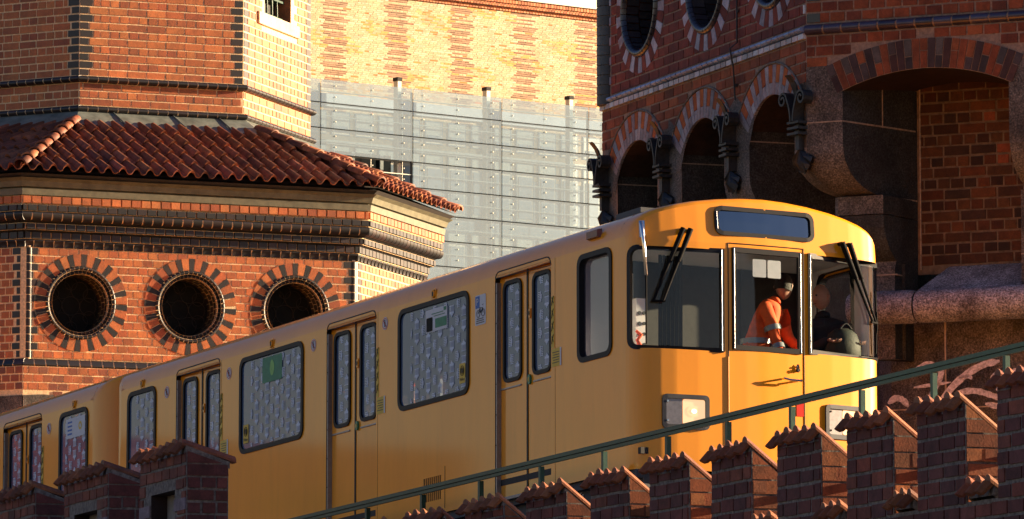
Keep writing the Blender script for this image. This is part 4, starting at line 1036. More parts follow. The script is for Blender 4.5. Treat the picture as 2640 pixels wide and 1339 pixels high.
def add_door(root, d, i, first):
    DW = .055
    for far in (False, True):
        S = SF if far else SD
        for sg in (-1, 1):
            x0, x1 = (d-.64, d-.014) if sg < 0 else (d+.014, d+.64)
            wx0, wx1 = (x0+.15, x1-.115) if sg < 0 else (x0+.115, x1-.12)
            wx0, wx1 = (d-.50, d-.125) if sg < 0 else (d+.125, d+.50)
            mb = MB(); mb.sheet([(x0, -.03), (x1, -.03), (x1, 2.24), (x0, 2.24)], [rr(wx0, wx1, 1.11, 2.09, .085)], lambda x, y: S(x, y, -DW), 0)
            leaf = mb.build('door_leaf', [M['yellow_door']], root, world=False)
            mb = MB(); mb.ringframe(rr(wx0-.012, wx1+.012, 1.098, 2.102, .095), rr(wx0+.026, wx1-.026, 1.136, 2.064, .06), lambda x, y, h: S(x, y, h-DW), -.01, .016); fr = mb.build('window_frame', [M['rubber']], leaf, world=False)
            mb = MB(); mb.sheet(rr(wx0+.02, wx1-.02, 1.13, 2.07, .06), [], lambda x, y: S(x, y, -DW-.004)); mb.build('pane', [M['wglass_far' if far else 'wglass']], leaf, world=False)
            if not far:
                mb = MB(); gates(mb, S, wx0+.03, wx1-.03, 1.15, 2.05, -DW-.001); mb.build('film_print', [M['gate']], leaf, world=False, kind='stuff')
                mb = MB(); e0, e1 = (d-.575, d-.13) if sg < 0 else (d+.13, d+.575); mb.box(S, e0, e1, 1.035, 1.055, -DW, -DW+.012, 0, inset=.003); mb.build('push_bar', [M['alu']], leaf, world=False)
        if far: continue
        mb = MB(); mb.box(S, d-.016, d+.016, -.03, 2.22, -DW-.01, -DW+.006); mb.build('door_seal', [M['rubber']], root, world=False)
        mb = MB()
        mb.poly([S(d+.595, -.04, 0), S(d+.595, 2.115, 0), S(d+.595, 2.115, -DW), S(d+.595, -.04, -DW)], 1)
        mb.box(S, d+.568, d+.597, -.04, 2.10, -DW, -.006, 0)
        for z in np.arange(.2, 2.1, .30): mb.tube([S(d+.582, z, -.006), S(d+.582, z, -.002)], .007, 1, n=6)
        mb.poly([S(d-.595, -.04, 0), S(d-.595, 2.11, 0), S(d-.595, 2.11, -DW), S(d-.595, -.04, -DW)][::-1], 1)
        P = rr(d-.597, d+.597, .5, 2.202, (.001, .001, .09, .09), 4)[10:]
        for p, q in zip(P, P[1:]): mb.poly([S(*p, .001), S(*q, .001), S(*q, -DW), S(*p, -DW)], 1)
        mb.ringframe(rr(d-.60, d+.60, 1.7, 2.208, (.001, .001, .095, .095), 4)[11:], rr(d-.59, d+.59, 1.7, 2.196, (.001, .001, .087, .087), 4)[11:], S, -.01, .003, 1)
        mb.build('door_jamb', [M['alu'], M['rubber']], root, world=False)
        mb = MB(); P = [(d-.055+.022*math.cos(R(a)), 1.72+.05*math.sin(R(a))) for a in range(0, 360, 24)]
        mb.sheet(P, [], lambda x, y: S(x, y, -DW+.014), 0); mb.sheet([(d-.055+(x-d+.055)*.5, 1.72+(y-1.72)*.5) for x, y in P], [], lambda x, y: S(x, y, -DW+.018), 1)
        for k in range(len(P)): a_, b_ = P[k-1], P[k]; mb.poly([S(*a_, -DW), S(*b_, -DW), S(*b_, -DW+.014), S(*a_, -DW+.014)], 0)
        mb.build('door_sensor', [M['yellow'], M['rubber']], root, world=False)
        mb = MB(); P = [(d-.058+.026*math.cos(R(a)), 1.072+.05*math.sin(R(a))) for a in range(0, 360, 24)]
        mb.sheet(P, [], lambda x, y: S(x, y, -DW+.022), 0)
        mb.sheet([(d-.058+(x-d+.058)*.45, 1.072+(y-1.072)*.45) for x, y in P], [], lambda x, y: S(x, y, -DW+.025), 1)
        for k in range(len(P)): a_, b_ = P[k-1], P[k]; mb.poly([S(*a_, -DW), S(*b_, -DW), S(*b_, -DW+.022), S(*a_, -DW+.022)], 0)
        mb.build('door_button', [M['button'], M['stick_y']], root, world=False)
        # yellow pictogram strip and notice ahead of the door
        x1 = d-.60; o = sticker(root, 'pictogram_strip', SD, x1-.062, x1-.004, 1.30, 1.80, M['stick_y'])
        mb = MB()
        for k in range(4):
            y = 1.34+k*.125; mb.tube([SD(x1-.015, y, .005), SD(x1-.03, y+.05, .005), SD(x1-.052, y+.09, .005)], .004, 0, n=4); mb.tube([SD(x1-.05, y+.02, .005), SD(x1-.02, y+.075, .005)], .0035, 0, n=4)
        mb.build('pictogram', [M['ink']], o, world=False)
        o = sticker(root, 'notice', SD, x1-.20, x1-.012, 1.115, 1.29, M['stick_y']); sticker(root, 'notice_edge', SD, x1-.215, x1-.185, 1.115, 1.29, M['white'], .0045)
        mb = MB()
        for k in range(5): mb.box(SD, x1-.17, x1-.03-.02*(k % 2), 1.15+k*.025, 1.157+k*.025, .004, .005)
        mb.build('small_print', [M['ink']], o, world=False)
def round_sticker(root, s, u):
    mb = MB(); P = circ(s, u, .066, 28); mb.sheet(P, [], lambda x, y: SD(x, y, .003), 0)
    mb.sheet(circ(s, u, .058, 28), [circ(s, u, .049, 28)], lambda x, y: SD(x, y, .005), 1)
    mb.tube([SD(s+.035, u+.035, .006), SD(s-.035, u-.035, .006)], .0045, 1, n=4)
    mb.box(SD, s-.010, s+.010, u-.035, u+.02, .005, .006, 2); mb.box(SD, s-.016, s+.020, u-.005, u+.008, .005, .0065, 2); mb.tube([SD(s, u+.032, .005), SD(s, u+.033, .007)], .010, 2, n=8)
    mb.build('prohibition_sticker', [M['white'], M['red'], M['ink']], root, world=False)
side_car(car1, DOORS, WINS, 0, 12.0, (.283, .943))
cab_window()
M_DOORS2 = [14.935-12.42, 18.8-12.42, 22.7-12.42]; W2_ = [(12.97-12.42, 13.78-12.42), (16.1-12.42, 17.67-12.42), (19.97-12.42, 21.55-12.42)]
side_car(car2, M_DOORS2, W2_, .40, 11.9, None, False)
# roofs
def roof(root, s0, s1, rings):
    mb = MB(); V = []; k = len(ROOFP)
    for fn in rings: V += [fn(a, b) for a, b in ROOFP]
    mb.mesh(V, [(r*k+j, r*k+j+1, (r+1)*k+j+1, (r+1)*k+j) for r in range(len(rings)-1) for j in range(k-1)], 0, smooth=True)
    return mb.build('roof', [M['yellow']], root, world=False)
roof(car1, 0, 12.0, [lambda a, b, s=s: T(s, a, b) for s in (.12, .5, 1, 12.0)])
roof(car2, .4, 11.9, [lambda a, b, s=s: T(s, a, b) for s in (.40, 2, 11.9)])
# car ends (rounded corners)
def car_end(root, s, sg, name='end_wall'):
    mb = MB(); n = 10; R_ = .34
    pl = [(s + sg*(R_*math.sin(R(90*k/n))), R_*(1-math.cos(R(90*k/n)))*.95) for k in range(n+1)]
    pl += [(s+sg*.40, 1.34)]; pl += [(a, W_-b) for a, b in pl[:-1][::-1]]
    V = []
    for (a, b) in pl:
        top = roof_u(b) - .0; V += [T(a, b, -.04), T(a, b, min(top, roof_u(b))-.05), T(a-sg*.02, b, top-.01), T(a-sg*.09*1.0, b, top)]
    mb.mesh(V, [(4*i+j, 4*i+j+1, 4*i+5+j, 4*i+4+j) for i in range(len(pl)-1) for j in range(3)], 0, smooth=True)
    # roof cap to the straight part
    V = []
    for (a, b) in pl: V += [T(a-sg*.09, b, roof_u(b)), T(s-sg*.0, max(b, 0), roof_u(b))]
    mb.mesh(V, [(2*i, 2*i+1, 2*i+3, 2*i+2) for i in range(len(pl)-1)], 0, smooth=True)
    o = mb.build(name, [M['yellow']], root, world=False)
car_end(car1, 12.0, 1); car_end(car2, .40, -1)
mb = MB(); mb.box(lambda a, b, c: T(a, c, b), -.02, .35, .1, 2.1, .55, 2.1); mb.build('gangway', [M['rubber']], car2, world=False)
mb = MB(); P = rr(.40, 1.9, .2, 2.05, .12); mb.ringframe([(x, y) for x, y in rr(.36, 1.0, .15, 2.08, .12)], [(x, y) for x, y in rr(.42, .98, .2, 2.02, .1)], lambda x, y, h: T(-.0-h, x, y), 0, .05); mb.build('end_door_frame', [M['rubber']], car2, world=False)
# underframe
for root, a, b in ((car1, -.15, 12.1), (car2, .1, 12.0)):
    mb = MB(); bx_ = lambda x, y, c: T(x, c, y)
    mb.box(bx_, a, b, -.12, -.04, .03, W_-.03, 0); mb.box(bx_, a+.25, b-.2, -.95, -.12, .16, W_-.16, 0); mb.box(bx_, a+.0, b, -.35, -.12, .10, W_-.10, 0)
    mb.build('underframe', [M['skirt']], root, world=False)
    for d in (DOORS if root is car1 else M_DOORS2):
        mb = MB(); mb.box(SD, d-.62, d+.62, -.062, -.034, -.06, .022, 0); mb.build('door_step', [M['alu']], root, world=False)
    for s in (2.2, 4.0, 8.6, 10.4):
        mb = MB(); mb.tube([T(s, .35, -.62), T(s, .48, -.62)], .38, 0, n=24); mb.tube([T(s, W_-.48, -.62), T(s, W_-.35, -.62)], .38, 0, n=24); mb.tube([T(s, .3, -.62), T(s, W_-.3, -.62)], .07, 0, n=10); mb.build('wheelset', [M['iron']], root, world=False)
text(car1, '10,5t', SD, 1.12, -.20, .10, M['white'], -.09); text(car1, 'Br 7', SD, .95, -.32, .10, M['white'], -.09)
# vent grille on the side
mb = MB()
for k in range(9): mb.box(SD, 3.90+k*.045, 3.915+k*.045, .10, .34, -.0, .004, 1)
mb.box(SD, 3.80, 3.806, .0, .42, 0, .003, 1)
mb.build('vent_grille', [M['yellow'], M['dark']], car1, world=False)
for s in (1.43, 5.35, 9.25): mb = MB(); mb.box(SD, s-.003, s+.003, -.04, 2.17, 0, .0012, 0); mb.build('panel_seam', [M['seam']], car1, world=False)
# stickers
for s, u in ((6.90, 2.03), (5.18, 2.03), (9.05, 2.0), (10.72, 2.0)): round_sticker(car1, s, u)
round_sticker(car2, 1.70, 1.99)
o = sticker(car1, 'bicycle_sticker', SD, 2.90, 3.135, 1.73, 2.03, M['white'])
mb = MB(); mb.box(SD, 3.035, 3.125, 1.90, 2.02, .004, .005, 0); mb.build('parking_sign', [M['blue']], o, world=False)
text(o, 'P', SD, 3.08, 1.93, .10, M['white'], .007)
mb = MB()
for cx in (2.955, 3.06): mb.tube([SD(cx+.036*math.cos(R(a)), 1.845+.036*math.sin(R(a)), .006) for a in range(0, 361, 30)], .003, 0, n=4)
mb.tube([SD(3.06, 1.845, .006), SD(3.02, 1.90, .006), SD(2.965, 1.895, .006), SD(2.955, 1.845, .006)], .0035, 0, n=4); mb.tube([SD(2.965, 1.895, .006), SD(3.01, 1.85, .006), SD(3.02, 1.905, .006)], .0035, 0, n=4); mb.tube([SD(2.97, 1.925, .006), SD(2.95, 1.93, .006)], .003, 0, n=4)
for k in range(3): mb.box(SD, 2.93+.01*k, 3.11-.006*k, 1.748+k*.02, 1.757+k*.02, .004, .005)
mb.build('bicycle_print', [M['ink']], o, world=False)
def video(root, x0, y0):
    o = sticker(root, 'video_sticker', SD, x0, x0+.13, y0, y0+.20, M['stick_y'], .0035); cx = x0+.065; mb = MB()
    mb.tube([SD(cx+.042*math.cos(R(a)), y0+.125+.048*math.sin(R(a)), .006) for a in range(0, 361, 24)], .0035, 0, n=4)
    mb.tube([SD(cx+.027*math.cos(R(a)), y0+.125+.03*math.sin(R(a)), .006) for a in range(0, 361, 30)], .003, 0, n=4)
    mb.box(SD, cx-.012, cx+.012, y0+.105, y0+.145, .005, .007); mb.build('camera_print', [M['ink']], o, world=False)
    text(o, 'Video', SD, cx, y0+.025, .045, M['ink'], .006)
video(car1, 3.35, 1.20); video(car1, 8.53, 1.19)
o = sticker(car1, 'green_poster', SD, 3.75, 4.24, 1.80, 2.03, M['white'], .004)
sticker(o, 'green_field', SD, 3.76, 4.02, 1.83, 1.925, M['stick_g'], .006); sticker(o, 'green_square', SD, 3.77, 3.83, 1.985, 2.022, M['stick_g'], .006)
sticker(o, 'photo_print', SD, 4.08, 4.22, 1.81, 1.95, M['ledglass'], .006)
mb = MB(); mb.box(SD, 3.80, 4.05, 1.95, 1.957, .005, .007); mb.box(SD, 3.84, 4.10, 1.975, 1.983, .005, .007); mb.build('poster_lines', [M['stick_g']], o, world=False)
o = sticker(car1, 'green_poster', SD, 7.68, 8.18, 1.78, 2.05, M['stick_g'], .004)
m_ = plain('leaf print', (.22, .50, .12), .5); mb = MB(); mb.sheet([(7.93+.055*math.cos(R(a)), 1.925+.085*math.sin(R(a))) for a in range(0, 360, 20)], [], lambda x, y: SD(x, y, .006)); mb.build('leaf_print', [m_], o, world=False)
o = sticker(car2, 'paper_notice', SD, .62, 1.18, 1.80, 2.03, M['white'], .004)
mb = MB(); [mb.box(SD, 1.0, 1.13, 1.84+.045*k, 1.86+.045*k, .005, .006) for k in range(4)]; mb.build('notice_print', [M['blue']], o, world=False)
mb = MB(); mb.sheet(circ(.76, 1.92, .05, 10), [circ(.76, 1.92, .025, 10)], lambda x, y: SD(x, y, .006)); mb.build('notice_mark', [M['stick_y']], o, world=False)
# marker lamp on the roof edge
mb = MB(); mb.box(lambda a, b, c: T(a, .03-c, b), .52, .76, 2.235, 2.325, 0, .05, 0, inset=.012); mb.build('marker_lamp', [M['maroon']], car1, world=False)
mb = MB(); mb.box(lambda a, b, c: T(a, c, b), .25, .75, 2.40, 2.51, .30, .60, 0, inset=.0); mb.build('roof_box', [M['skirt']], car1, world=False)
# ------------------------------------------------ cab front
qL0, qL1 = .055, qw(.875); qD0, qD1 = qw(.975), qw(1.715); qR0, qR1 = qw(1.80), QT-.055
LW = rr(qL0, qL1, 1.095, 2.06, (.10, .012, .012, .10)); DWn = rr(qD0, qD1, 1.13, 2.085, .015); RW = rr(qR0, qR1, 1.14, 2.075, (.012, .10, .10, .012))
RW = rr(qR0, qR1, 1.14, 2.085, (.012, .03, .03, .012))
SG = rr(qw(.81), qw(1.862), 2.215, 2.475, .07)
cuts = sorted(set([round(x, 4) for x in PQ] + [round(QT*k/60, 4) for k in range(61)]))
top = []
for k in range(0, 61):
    q = QT*k/60; w_ = pc(q)[1]; top.append((q, roof_u(w_)-.045))
mb = MB(); mb.sheet([(0, -.04), (QT, -.04)] + top[::-1], [LW, DWn, RW, SG], lambda x, y: FR(x, y, 0), 0, cutx=cuts[1:-1], cuty=[2.12, 2.2], smooth=True)
mb.build('front_wall', [M['yellow']], car1, world=False, fix=False)
V = []; mb = MB(); n = 61
for q, u in top:
    w_ = pc(q)[1]; s = pc(q)[0]+.10*max(0, u-2.12)
    ur = roof_u(w_); e = min(1, min(w_, W_-w_)/.15)
    V += [T(s, w_, u), T(s+.016, w_+.0, u+.024), T(s+.045, w_, ur-.006), T(s+.09, w_, ur), T(max(.12, s+.1), w_, ur)]
mb.mesh(V, [(5*i+j, 5*i+j+1, 5*i+6+j, 5*i+5+j) for i in range(n-1) for j in range(4)], 0, smooth=True)
mb.build('roof_front', [M['yellow']], car1, world=False)
def glassframe(P, inner, gname, gm, e=.030, hh=.016, metal=None):
    cx = sum(p[0] for p in P)/len(P); cy = sum(p[1] for p in P)/len(P)
    mb = MB(); mb.ringframe(P, inner, FR, -.02, hh); 
    fr = mb.build('windscreen_frame', [M['rubber']], car1, world=False)
    mb = MB(); mb.sheet(inner, [], lambda x, y: FR(x, y, -.006), 0, cutx=[c for c in cuts if inner and min(p[0] for p in inner) < c < max(p[0] for p in inner)], smooth=True); mb.build(gname, [gm], fr, world=False)
    return fr
o1 = glassframe([(x, y) for x, y in rr(qL0-.012, qL1+.008, 1.083, 2.072, (.11, .016, .016, .11))], rr(qL0+.028, qL1-.030, 1.125, 2.03, (.08, .008, .008, .08)), 'windscreen', M['cglass'])
o2 = glassframe(rr(qD0-.008, qD1+.008, 1.120, 2.095, .016), rr(qD0+.034, qD1-.034, 1.168, 2.045, .008), 'windscreen', M['cglass'])
o3 = glassframe(rr(qR0-.008, qR1+.012, 1.128, 2.098, (.016, .04, .04, .016)), rr(qR0+.032, qR1-.02, 1.175, 2.045, (.008, .03, .03, .008)), 'windscreen', M['cglass'])
o4 = glassframe(rr(qw(.81)-.012, qw(1.862)+.012, 2.203, 2.487, .082), rr(qw(.81)+.03, qw(1.862)-.03, 2.243, 2.445, .045), 'destination_pane', M['sglass'])
for o, P, Q in ((o1, (qL1-.018, 1.10, 2.06), 0), (o2, (qD0+.012, 1.13, 2.08), 0), (o2, (qD1-.012, 1.13, 2.08), 0), (o3, (qR0+.012, 1.14, 2.08), 0), (o4, (qw(.81)+.014, 2.26, 2.43), 0)):
    mb = MB(); mb.tube([FR(P[0], P[1], .016), FR(P[0], (P[1]+P[2])/2, .016), FR(P[0], P[2], .016)], .0045, 0, n=8); mb.build('frame_trim', [M['chrome']], o, world=False)
mb = MB(); mb.box(lambda a, b, c: T(a, b, c), -.20, .3, .75, 1.92, 2.16, 2.52); mb.build('sign_box', [M['dark_in']], car1, world=False)
# cab door outline, handle, lock
mb = MB()
for q in (qw(.93), qw(1.745)): mb.tube([FR(q, -.03, .001), FR(q, 1.0, .001), FR(q, 2.13, .001)], .0055, 0, n=5)
mb.tube([FR(qw(.93)+(qw(1.745)-qw(.93))*k/6, 2.13, .001) for k in range(7)], .0055, 0, n=5)
mb.build('cab_door_gap', [M['rubber']], car1, world=False)
mb = MB(); mb.tube([FR(qw(.925), -.03, .004), FR(qw(.925), 1.05, .004)], .007, 0, n=6); mb.build('cab_door_hinge_strip', [M['yellow']], car1, world=False)
mb = MB(); a, b = qw(1.495), qw(1.675)
mb.tube([FR(a, .873, 0), FR(a, .873, .06)], .010, 0); mb.tube([FR(b, .868, 0), FR(b, .868, .06)], .010, 0); mb.tube([FR(a-.015, .875, .062), FR(a+.05, .862, .066), FR(b, .860, .066)], .011, 0); mb.build('door_handle', [M['chrome']], car1, world=False)
mb = MB(); b = qw(1.668); mb.sheet([(b+.02*math.cos(R(t)), .985+.042*math.sin(R(t))) for t in range(0, 360, 24)], [], lambda x, y: FR(x, y, .012)); mb.tube([FR(b, .965, .0), FR(b, .965, .03)], .016, 1); mb.tube([FR(b, 1.0, .0), FR(b, 1.0, .024)], .010, 0); mb.build('door_lock', [M['chrome'], M['rubber']], car1, world=False)
mb = MB(); mb.box(FR, qw(1.655), qw(1.735), .53, .68, 0, .004); mb.build('red_reflector', [M['red']], car1, world=False)
# headlamps
def lamp(w0, w1):
    a, b = qw(w0), qw(w1); mb = MB()
    mb.ringframe(rr(a-.008, b+.008, .342, .668, .045), rr(a+.03, b-.03, .385, .628, .02), FR, -.01, .020, 0)
    mb.sheet(rr(a+.03, a+(b-a)*.42, .385, .628, .008), [], lambda x, y: FR(x, y, .004), 1)
    for y in (.42, .60): mb.tube([FR(a+.045, y, 0), FR(a+.045, y, .022)], .011, 3, n=8)
    o = mb.build('headlamp', [M['skirt'], M['alu'], M['rubber'], M['chrome']], car1, world=False)
    mb = MB(); c0, c1 = a+(b-a)*.43, b-.032; mb.sheet(rr(c0, c1, .39, .625, .02), [], lambda x, y: FR(x, y, .004), 0)
    mb.build('bowl', [M['bowl']], o, world=False)
    mb = MB(); cx = (c0+c1)/2
    for r_, m_i in ((.052, 0), (.020, 1)): mb.sheet([(cx+r_*1.25*math.cos(R(t)), .515+r_*math.sin(R(t))) for t in range(0, 360, 20)], [], lambda x, y: FR(x, y, .008 if m_i == 0 else .012), m_i)
    mb.build('bulb', [M['bowl'], M['bulb']], o, world=False)
lamp(.262, .715); lamp(1.985, 2.43)
# wipers and grab rail
def wiper(pts, q2, u0, u1):
    mb = MB()
    for (qa, ua, qb, ub) in pts:
        mb.tube([FR(qa, ua, .0), FR(qa, ua, .05)], .020, 0); 
        A, B = FR(qa, ua+.01, .055), FR(qb, ub, .045)
        mb.tube([A, A.lerp(B, .45)], [.028, .024], 0, n=8); mb.tube([A.lerp(B, .45), B], [.016, .012], 0, n=6)
    mb.tube([FR(min(p[2] for p in pts)-.02, pts[0][3], .045), FR(max(p[2] for p in pts)+.02, pts[0][3], .045)], .012, 0)
    arm = mb.build('wiper_arm', [M['wiper']], car1, world=False)
    mb = MB(); mb.tube([FR(q2, u0, .02), FR(q2, (u0+u1)/2, .028), FR(q2, u1, .02)], .010, 0, n=6); mb.tube([FR(q2, u0+.2, .035), FR(q2, u1-.2, .035)], .008, 0, n=6); mb.build('wiper_blade', [M['wiper']], arm, world=False)
wiper([(qw(.455), 2.225, qw(.17), 1.535), (qw(.53), 2.222, qw(.255), 1.535)], qw(.115), 1.13, 1.78)
wiper([(qw(2.16), 2.215, qw(2.52), 1.49), (qw(2.245), 2.212, qw(2.56), 1.49)], qw(2.585), 1.20, 1.80)
mb = MB(); mb.tube([FR(qw(.085), 2.27, .0), FR(qw(.085), 2.275, .05), FR(qw(.09), 2.24, .075), FR(qw(.10), 2.05, .08), FR(qw(.115), 1.78, .03)], .017, 0, n=8); mb.box(FR, qw(.07), qw(.11), 2.14, 2.30, 0, .014, 0); mb.build('grab_rail', [M['chrome']], car1, world=False)
# ------------------------------------------------ interior
mb = MB(); bx_ = lambda x, y, c: T(x, c, y)
mb.box(bx_, -.2, 12.0, .10, .16, .05, W_-.05, 0); mb.build('floor', [M['dark_in']], car1, world=False)
mb = MB(); mb.box(bx_, -.05, 12.0, 2.16, 2.20, .05, W_-.05, 0); mb.build('ceiling', [M['grey_in']], car1, world=False)
mb = MB(); mb.box(bx_, 1.18, 1.22, .16, 2.16, .03, .60, 0); mb.box(bx_, 1.18, 1.22, .16, 2.16, 1.9, W_-.03, 1); mb.box(bx_, 1.19, 1.23, .16, 2.16, .60, 1.9, 1)
mb.box(bx_, 1.0, 1.18, .16, 2.0, .58, .62, 0); mb.build('cab_partition', [M['grey_in'], M['dark_in']], car1, world=False)
mb = MB(); mb.box(bx_, -.06, 1.1, .16, 1.06, .16, .5, 1); mb.box(bx_, .16, .26, 1.0, 1.62, .20, .30, 0)
for k in range(4):
    for j in (0, 1): mb.tube([T(.155, .225+.05*j, 1.18+.10*k), T(.14, .225+.05*j, 1.18+.10*k)], .017, 1, n=8)
mb.build('control_panel', [M['grey_in'], M['dark_in']], car1, world=False)
mb = MB(); mb.tube([T(-.02, .10, 1.28), T(-.03, .15, 1.24), T(-.03, .11, 1.19), T(-.02, .15, 1.12)], [.014, .02, .018, .024], 0, n=8); mb.build('orange_strap', [M['orange']], car1, world=False)
mb = MB()
for a, b, y0, y1 in ((.02, .27, .16, 2.16), (.96, 1.18, .16, 2.16), (.27, .96, .16, 1.08), (.27, .96, 2.12, 2.16)): mb.box(bx_, a, b, y0, y1, .03, .045, 0); mb.box(bx_, a, b, y0, y1, W_-.045, W_-.03, 0)
mb.build('cab_lining', [M['grey_in']], car1, world=False)
mb = MB(); mb.box(bx_, -.18, .35, .16, 1.12, 1.85, 2.5, 0, inset=.02); mb.box(bx_, -.10, .2, 1.12, 1.16, 1.9, 2.45, 0, inset=.01); mb.build('driver_desk', [M['dark_in']], car1, world=False)
mb = MB()
for k in range(12):
    a = .66+.022*k; mb.tube([T(.55+.02*(k % 2), a, 1.0), T(.55+.02*(k % 2), a+.005, 2.12)], .016, 0, n=6)
mb.build('curtain', [M['navy']], car1, world=False)
for w0 in (1.20, 1.36): sticker(car1, 'paper_sheet', lambda x, y, h=0: FR(x, y, -.02), qw(w0), qw(w0+.145), 1.83, 2.0, M['white'])
mb = MB()
mb.box(bx_, 12.0, 12.02, .1, 2.2, .05, W_-.05, 0); mb.build('end_partition', [M['grey_in']], car1, world=False)
for s in (3.3, 4.9, 7.2, 8.8):
    mb = MB(); mb.box(bx_, s, s+.5, .55, .62, .1, 1.0, 0, inset=.01); mb.box(bx_, s if s in (3.3, 7.2) else s+.42, s+.08 if s in (3.3, 7.2) else s+.5, .6, 1.18, .1, 1.0, 0, inset=.01); mb.build('seat', [M['seat']], car1, world=False)
for s in (1.45, 5.3, 6.7, 9.2):
    mb = MB(); mb.tube([T(s, .5, .15), T(s, .5, 2.18)], .02, 0); mb.build('grab_pole', [M['stick_y']], car1, world=False)

# ================================================================== brick parapets with tile copings
PO = Vector((3.10288403, 40.87576402)); pd = Vector((-.33857008, .94094118)); pn = Vector((-.94094118, -.33857008))
def PF(t, z, h=0): p = PO + pd*(-t) + pn*h; return Vector((p.x, p.y, z))       # t grows to the right / towards the camera
QO = Vector((-2.85845776, 49.87975488)); qd = Vector((-.31916712, .94769845)); qn = Vector((-.94769845, -.31916712))
def QF(t, z, h=0): p = QO + qd*(-t) + qn*h; return Vector((p.x, p.y, z))
PB = [(.145, .042, .036), (.115, .035, .034), (.165, .048, .037), (.095, .032, .032), (.13, .044, .040)]
PB2 = [(.30, .085, .03), (.34, .10, .034), (.22, .07, .03), (.38, .12, .04), (.26, .075, .028)]
PB3 = [(.20, .056, .038), (.23, .063, .038), (.18, .05, .038), (.21, .066, .046), (.15, .045, .038)]
TILE = [(.35, .11, .042), (.39, .125, .048), (.25, .078, .036), (.31, .09, .04)]
def wall_box(mb, F, t0, t1, z0, z1, th, course, pal, palend, slope_drop=0, unit=.27, niche=None):
    """t1 is the near end; the long face looks left, the end face looks at the camera"""
    n = max(1, round((z1-z0)/course)); c = (z1-z0)/n
    e = lambda a, b, h=0: F(t1+h, b, -a)            # end face: a runs from the long face backwards
    mb.mesh([F(t0, z0, 0), F(t1, z0, 0), F(t1, z1, 0), F(t0, z1, 0), F(t0, z0, -th), F(t1, z0, -th), F(t1, z1-slope_drop, -th), F(t0, z1-slope_drop, -th)],
            [(0, 1, 2, 3) if not niche else (0, 0, 0), (1, 5, 6, 2), (3, 2, 6, 7), (0, 3, 7, 4), (4, 7, 6, 5)][(1 if niche else 0):], 1)
    if niche: mb.sheet([(t0, z0), (t1, z0), (t1, z1), (t0, z1)], [[(niche[0], niche[2]), (niche[1], niche[2]), (niche[1], niche[3]), (niche[0], niche[3])]], lambda x, y: F(x, y, 0), 1)
    sk = (lambda a, b, za, zb: a < niche[1] and b > niche[0] and zb > niche[2] and za < niche[3]) if niche else None
    bricks(mb, F, t0, t1, z0, n, c, lambda *k: pick(pal, .22), ((unit, random.random()*.3), (unit, .5), (unit, .25)), skip=sk, ragged=.005, h1=.009, gap=.018)
    def ske(a, b, za, zb): return zb > z1 - slope_drop*(b/th) + .01
    bricks(mb, e, 0, th, z0, n, c, lambda *k: pick(palend, .2), ((.26, 0), (.135, .0)), ragged=.004, h1=.009, skip=ske, gap=.015)
    # triangular top bricks under the coping
    for r in range(n-4, n):
        za, zb = z0+r*c+.006, z0+(r+1)*c-.006
        if slope_drop > 0:
            amax = lambda z: th*max(0, min(1, (z1-z)/slope_drop))
            a1, a0 = min(th, amax(za)), min(th, amax(zb))
            if a1 > .03 and a0 < th-.005: mb.poly([e(.004, za, .009), e(a1, za, .009), e(max(a0, .005), zb, .009), e(.004, zb, .009)], 0, pick(palend))
def coping(mb, F, t0, t1, z, th, drop, n, rear=True, scale=1.0):
    """barrel tiles across the wall: long backs sloping to the rear, short flaps hanging over the long face"""
    L = (t1-t0)/n
    for i in range(n):
        c = t0+(i+.5)*L; hw = L*.60; j = random.uniform(-.012, .012); col = pick(TILE, .22); tilt = random.uniform(-.006, .006)
        # extruded gutter-like section, with two grooves on its back
        sec = [(-.5, .0), (-.5, .030), (-.36, .062), (-.30, .056), (-.22, .074), (-.14, .068), (0, .080), (.14, .068), (.22, .074), (.30, .056), (.36, .062), (.5, .030), (.5, .0)]
        k = len(sec)
        def P(x, y, a):                      # a = distance from the long face backwards along the slope
            return F(c+x*hw*1.0+tilt, z + y*1.05*scale + .045 - drop*(a/th) + j, -a)
        a0, a1 = -.035, th+.06
        V = [P(x, y, a0) for x, y in sec] + [P(x*.94, y*.95, a1) for x, y in sec]
        mb.mesh(V, [(q, q+1, k+q+1, k+q) for q in range(k-1)][::-1] + [(0, k, 2*k-1, k-1)], 0, col)
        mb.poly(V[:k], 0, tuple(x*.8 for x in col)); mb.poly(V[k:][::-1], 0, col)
        # the flap on the front, hanging outwards and down
        def Q(x, y, b): return F(c-.012+x*hw*.96-b*.25, z+.040 - b*.80 + y*.5*scale+j, .012+b*.75+y*.8)
        V = [Q(x, y, -.02) for x, y in sec] + [Q(x*.85, y*.9, .10*scale) for x, y in sec]; cd = tuple(x*.75 for x in col)  # front ends and flaps darkened: unlit-side shade put into the tile colour
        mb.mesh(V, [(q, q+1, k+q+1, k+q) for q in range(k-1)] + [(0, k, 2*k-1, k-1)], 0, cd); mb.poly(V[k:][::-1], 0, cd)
    # mortar bed
    mb.mesh([F(t0+.03, z-.02, .01), F(t1-.05, z-.02, .01), F(t1-.05, z+.05, .0), F(t0+.03, z+.05, .0), F(t0+.03, z-drop-.03, -th), F(t1-.05, z-drop-.03, -th), F(t1-.05, z-drop+.03, -th), F(t0+.03, z-drop+.03, -th)],
            [(0, 1, 2, 3), (3, 2, 6, 7), (1, 5, 6, 2), (0, 3, 7, 4)], 1)
PR = thing('brick_parapet', 'red brick parapet of steps with orange tile copings, along the bottom right', 'parapet', (3.1, 40.9, 0))
TL = [(-1.81, -.96), (-.447, .401), (-1.746+.0, -.883)]
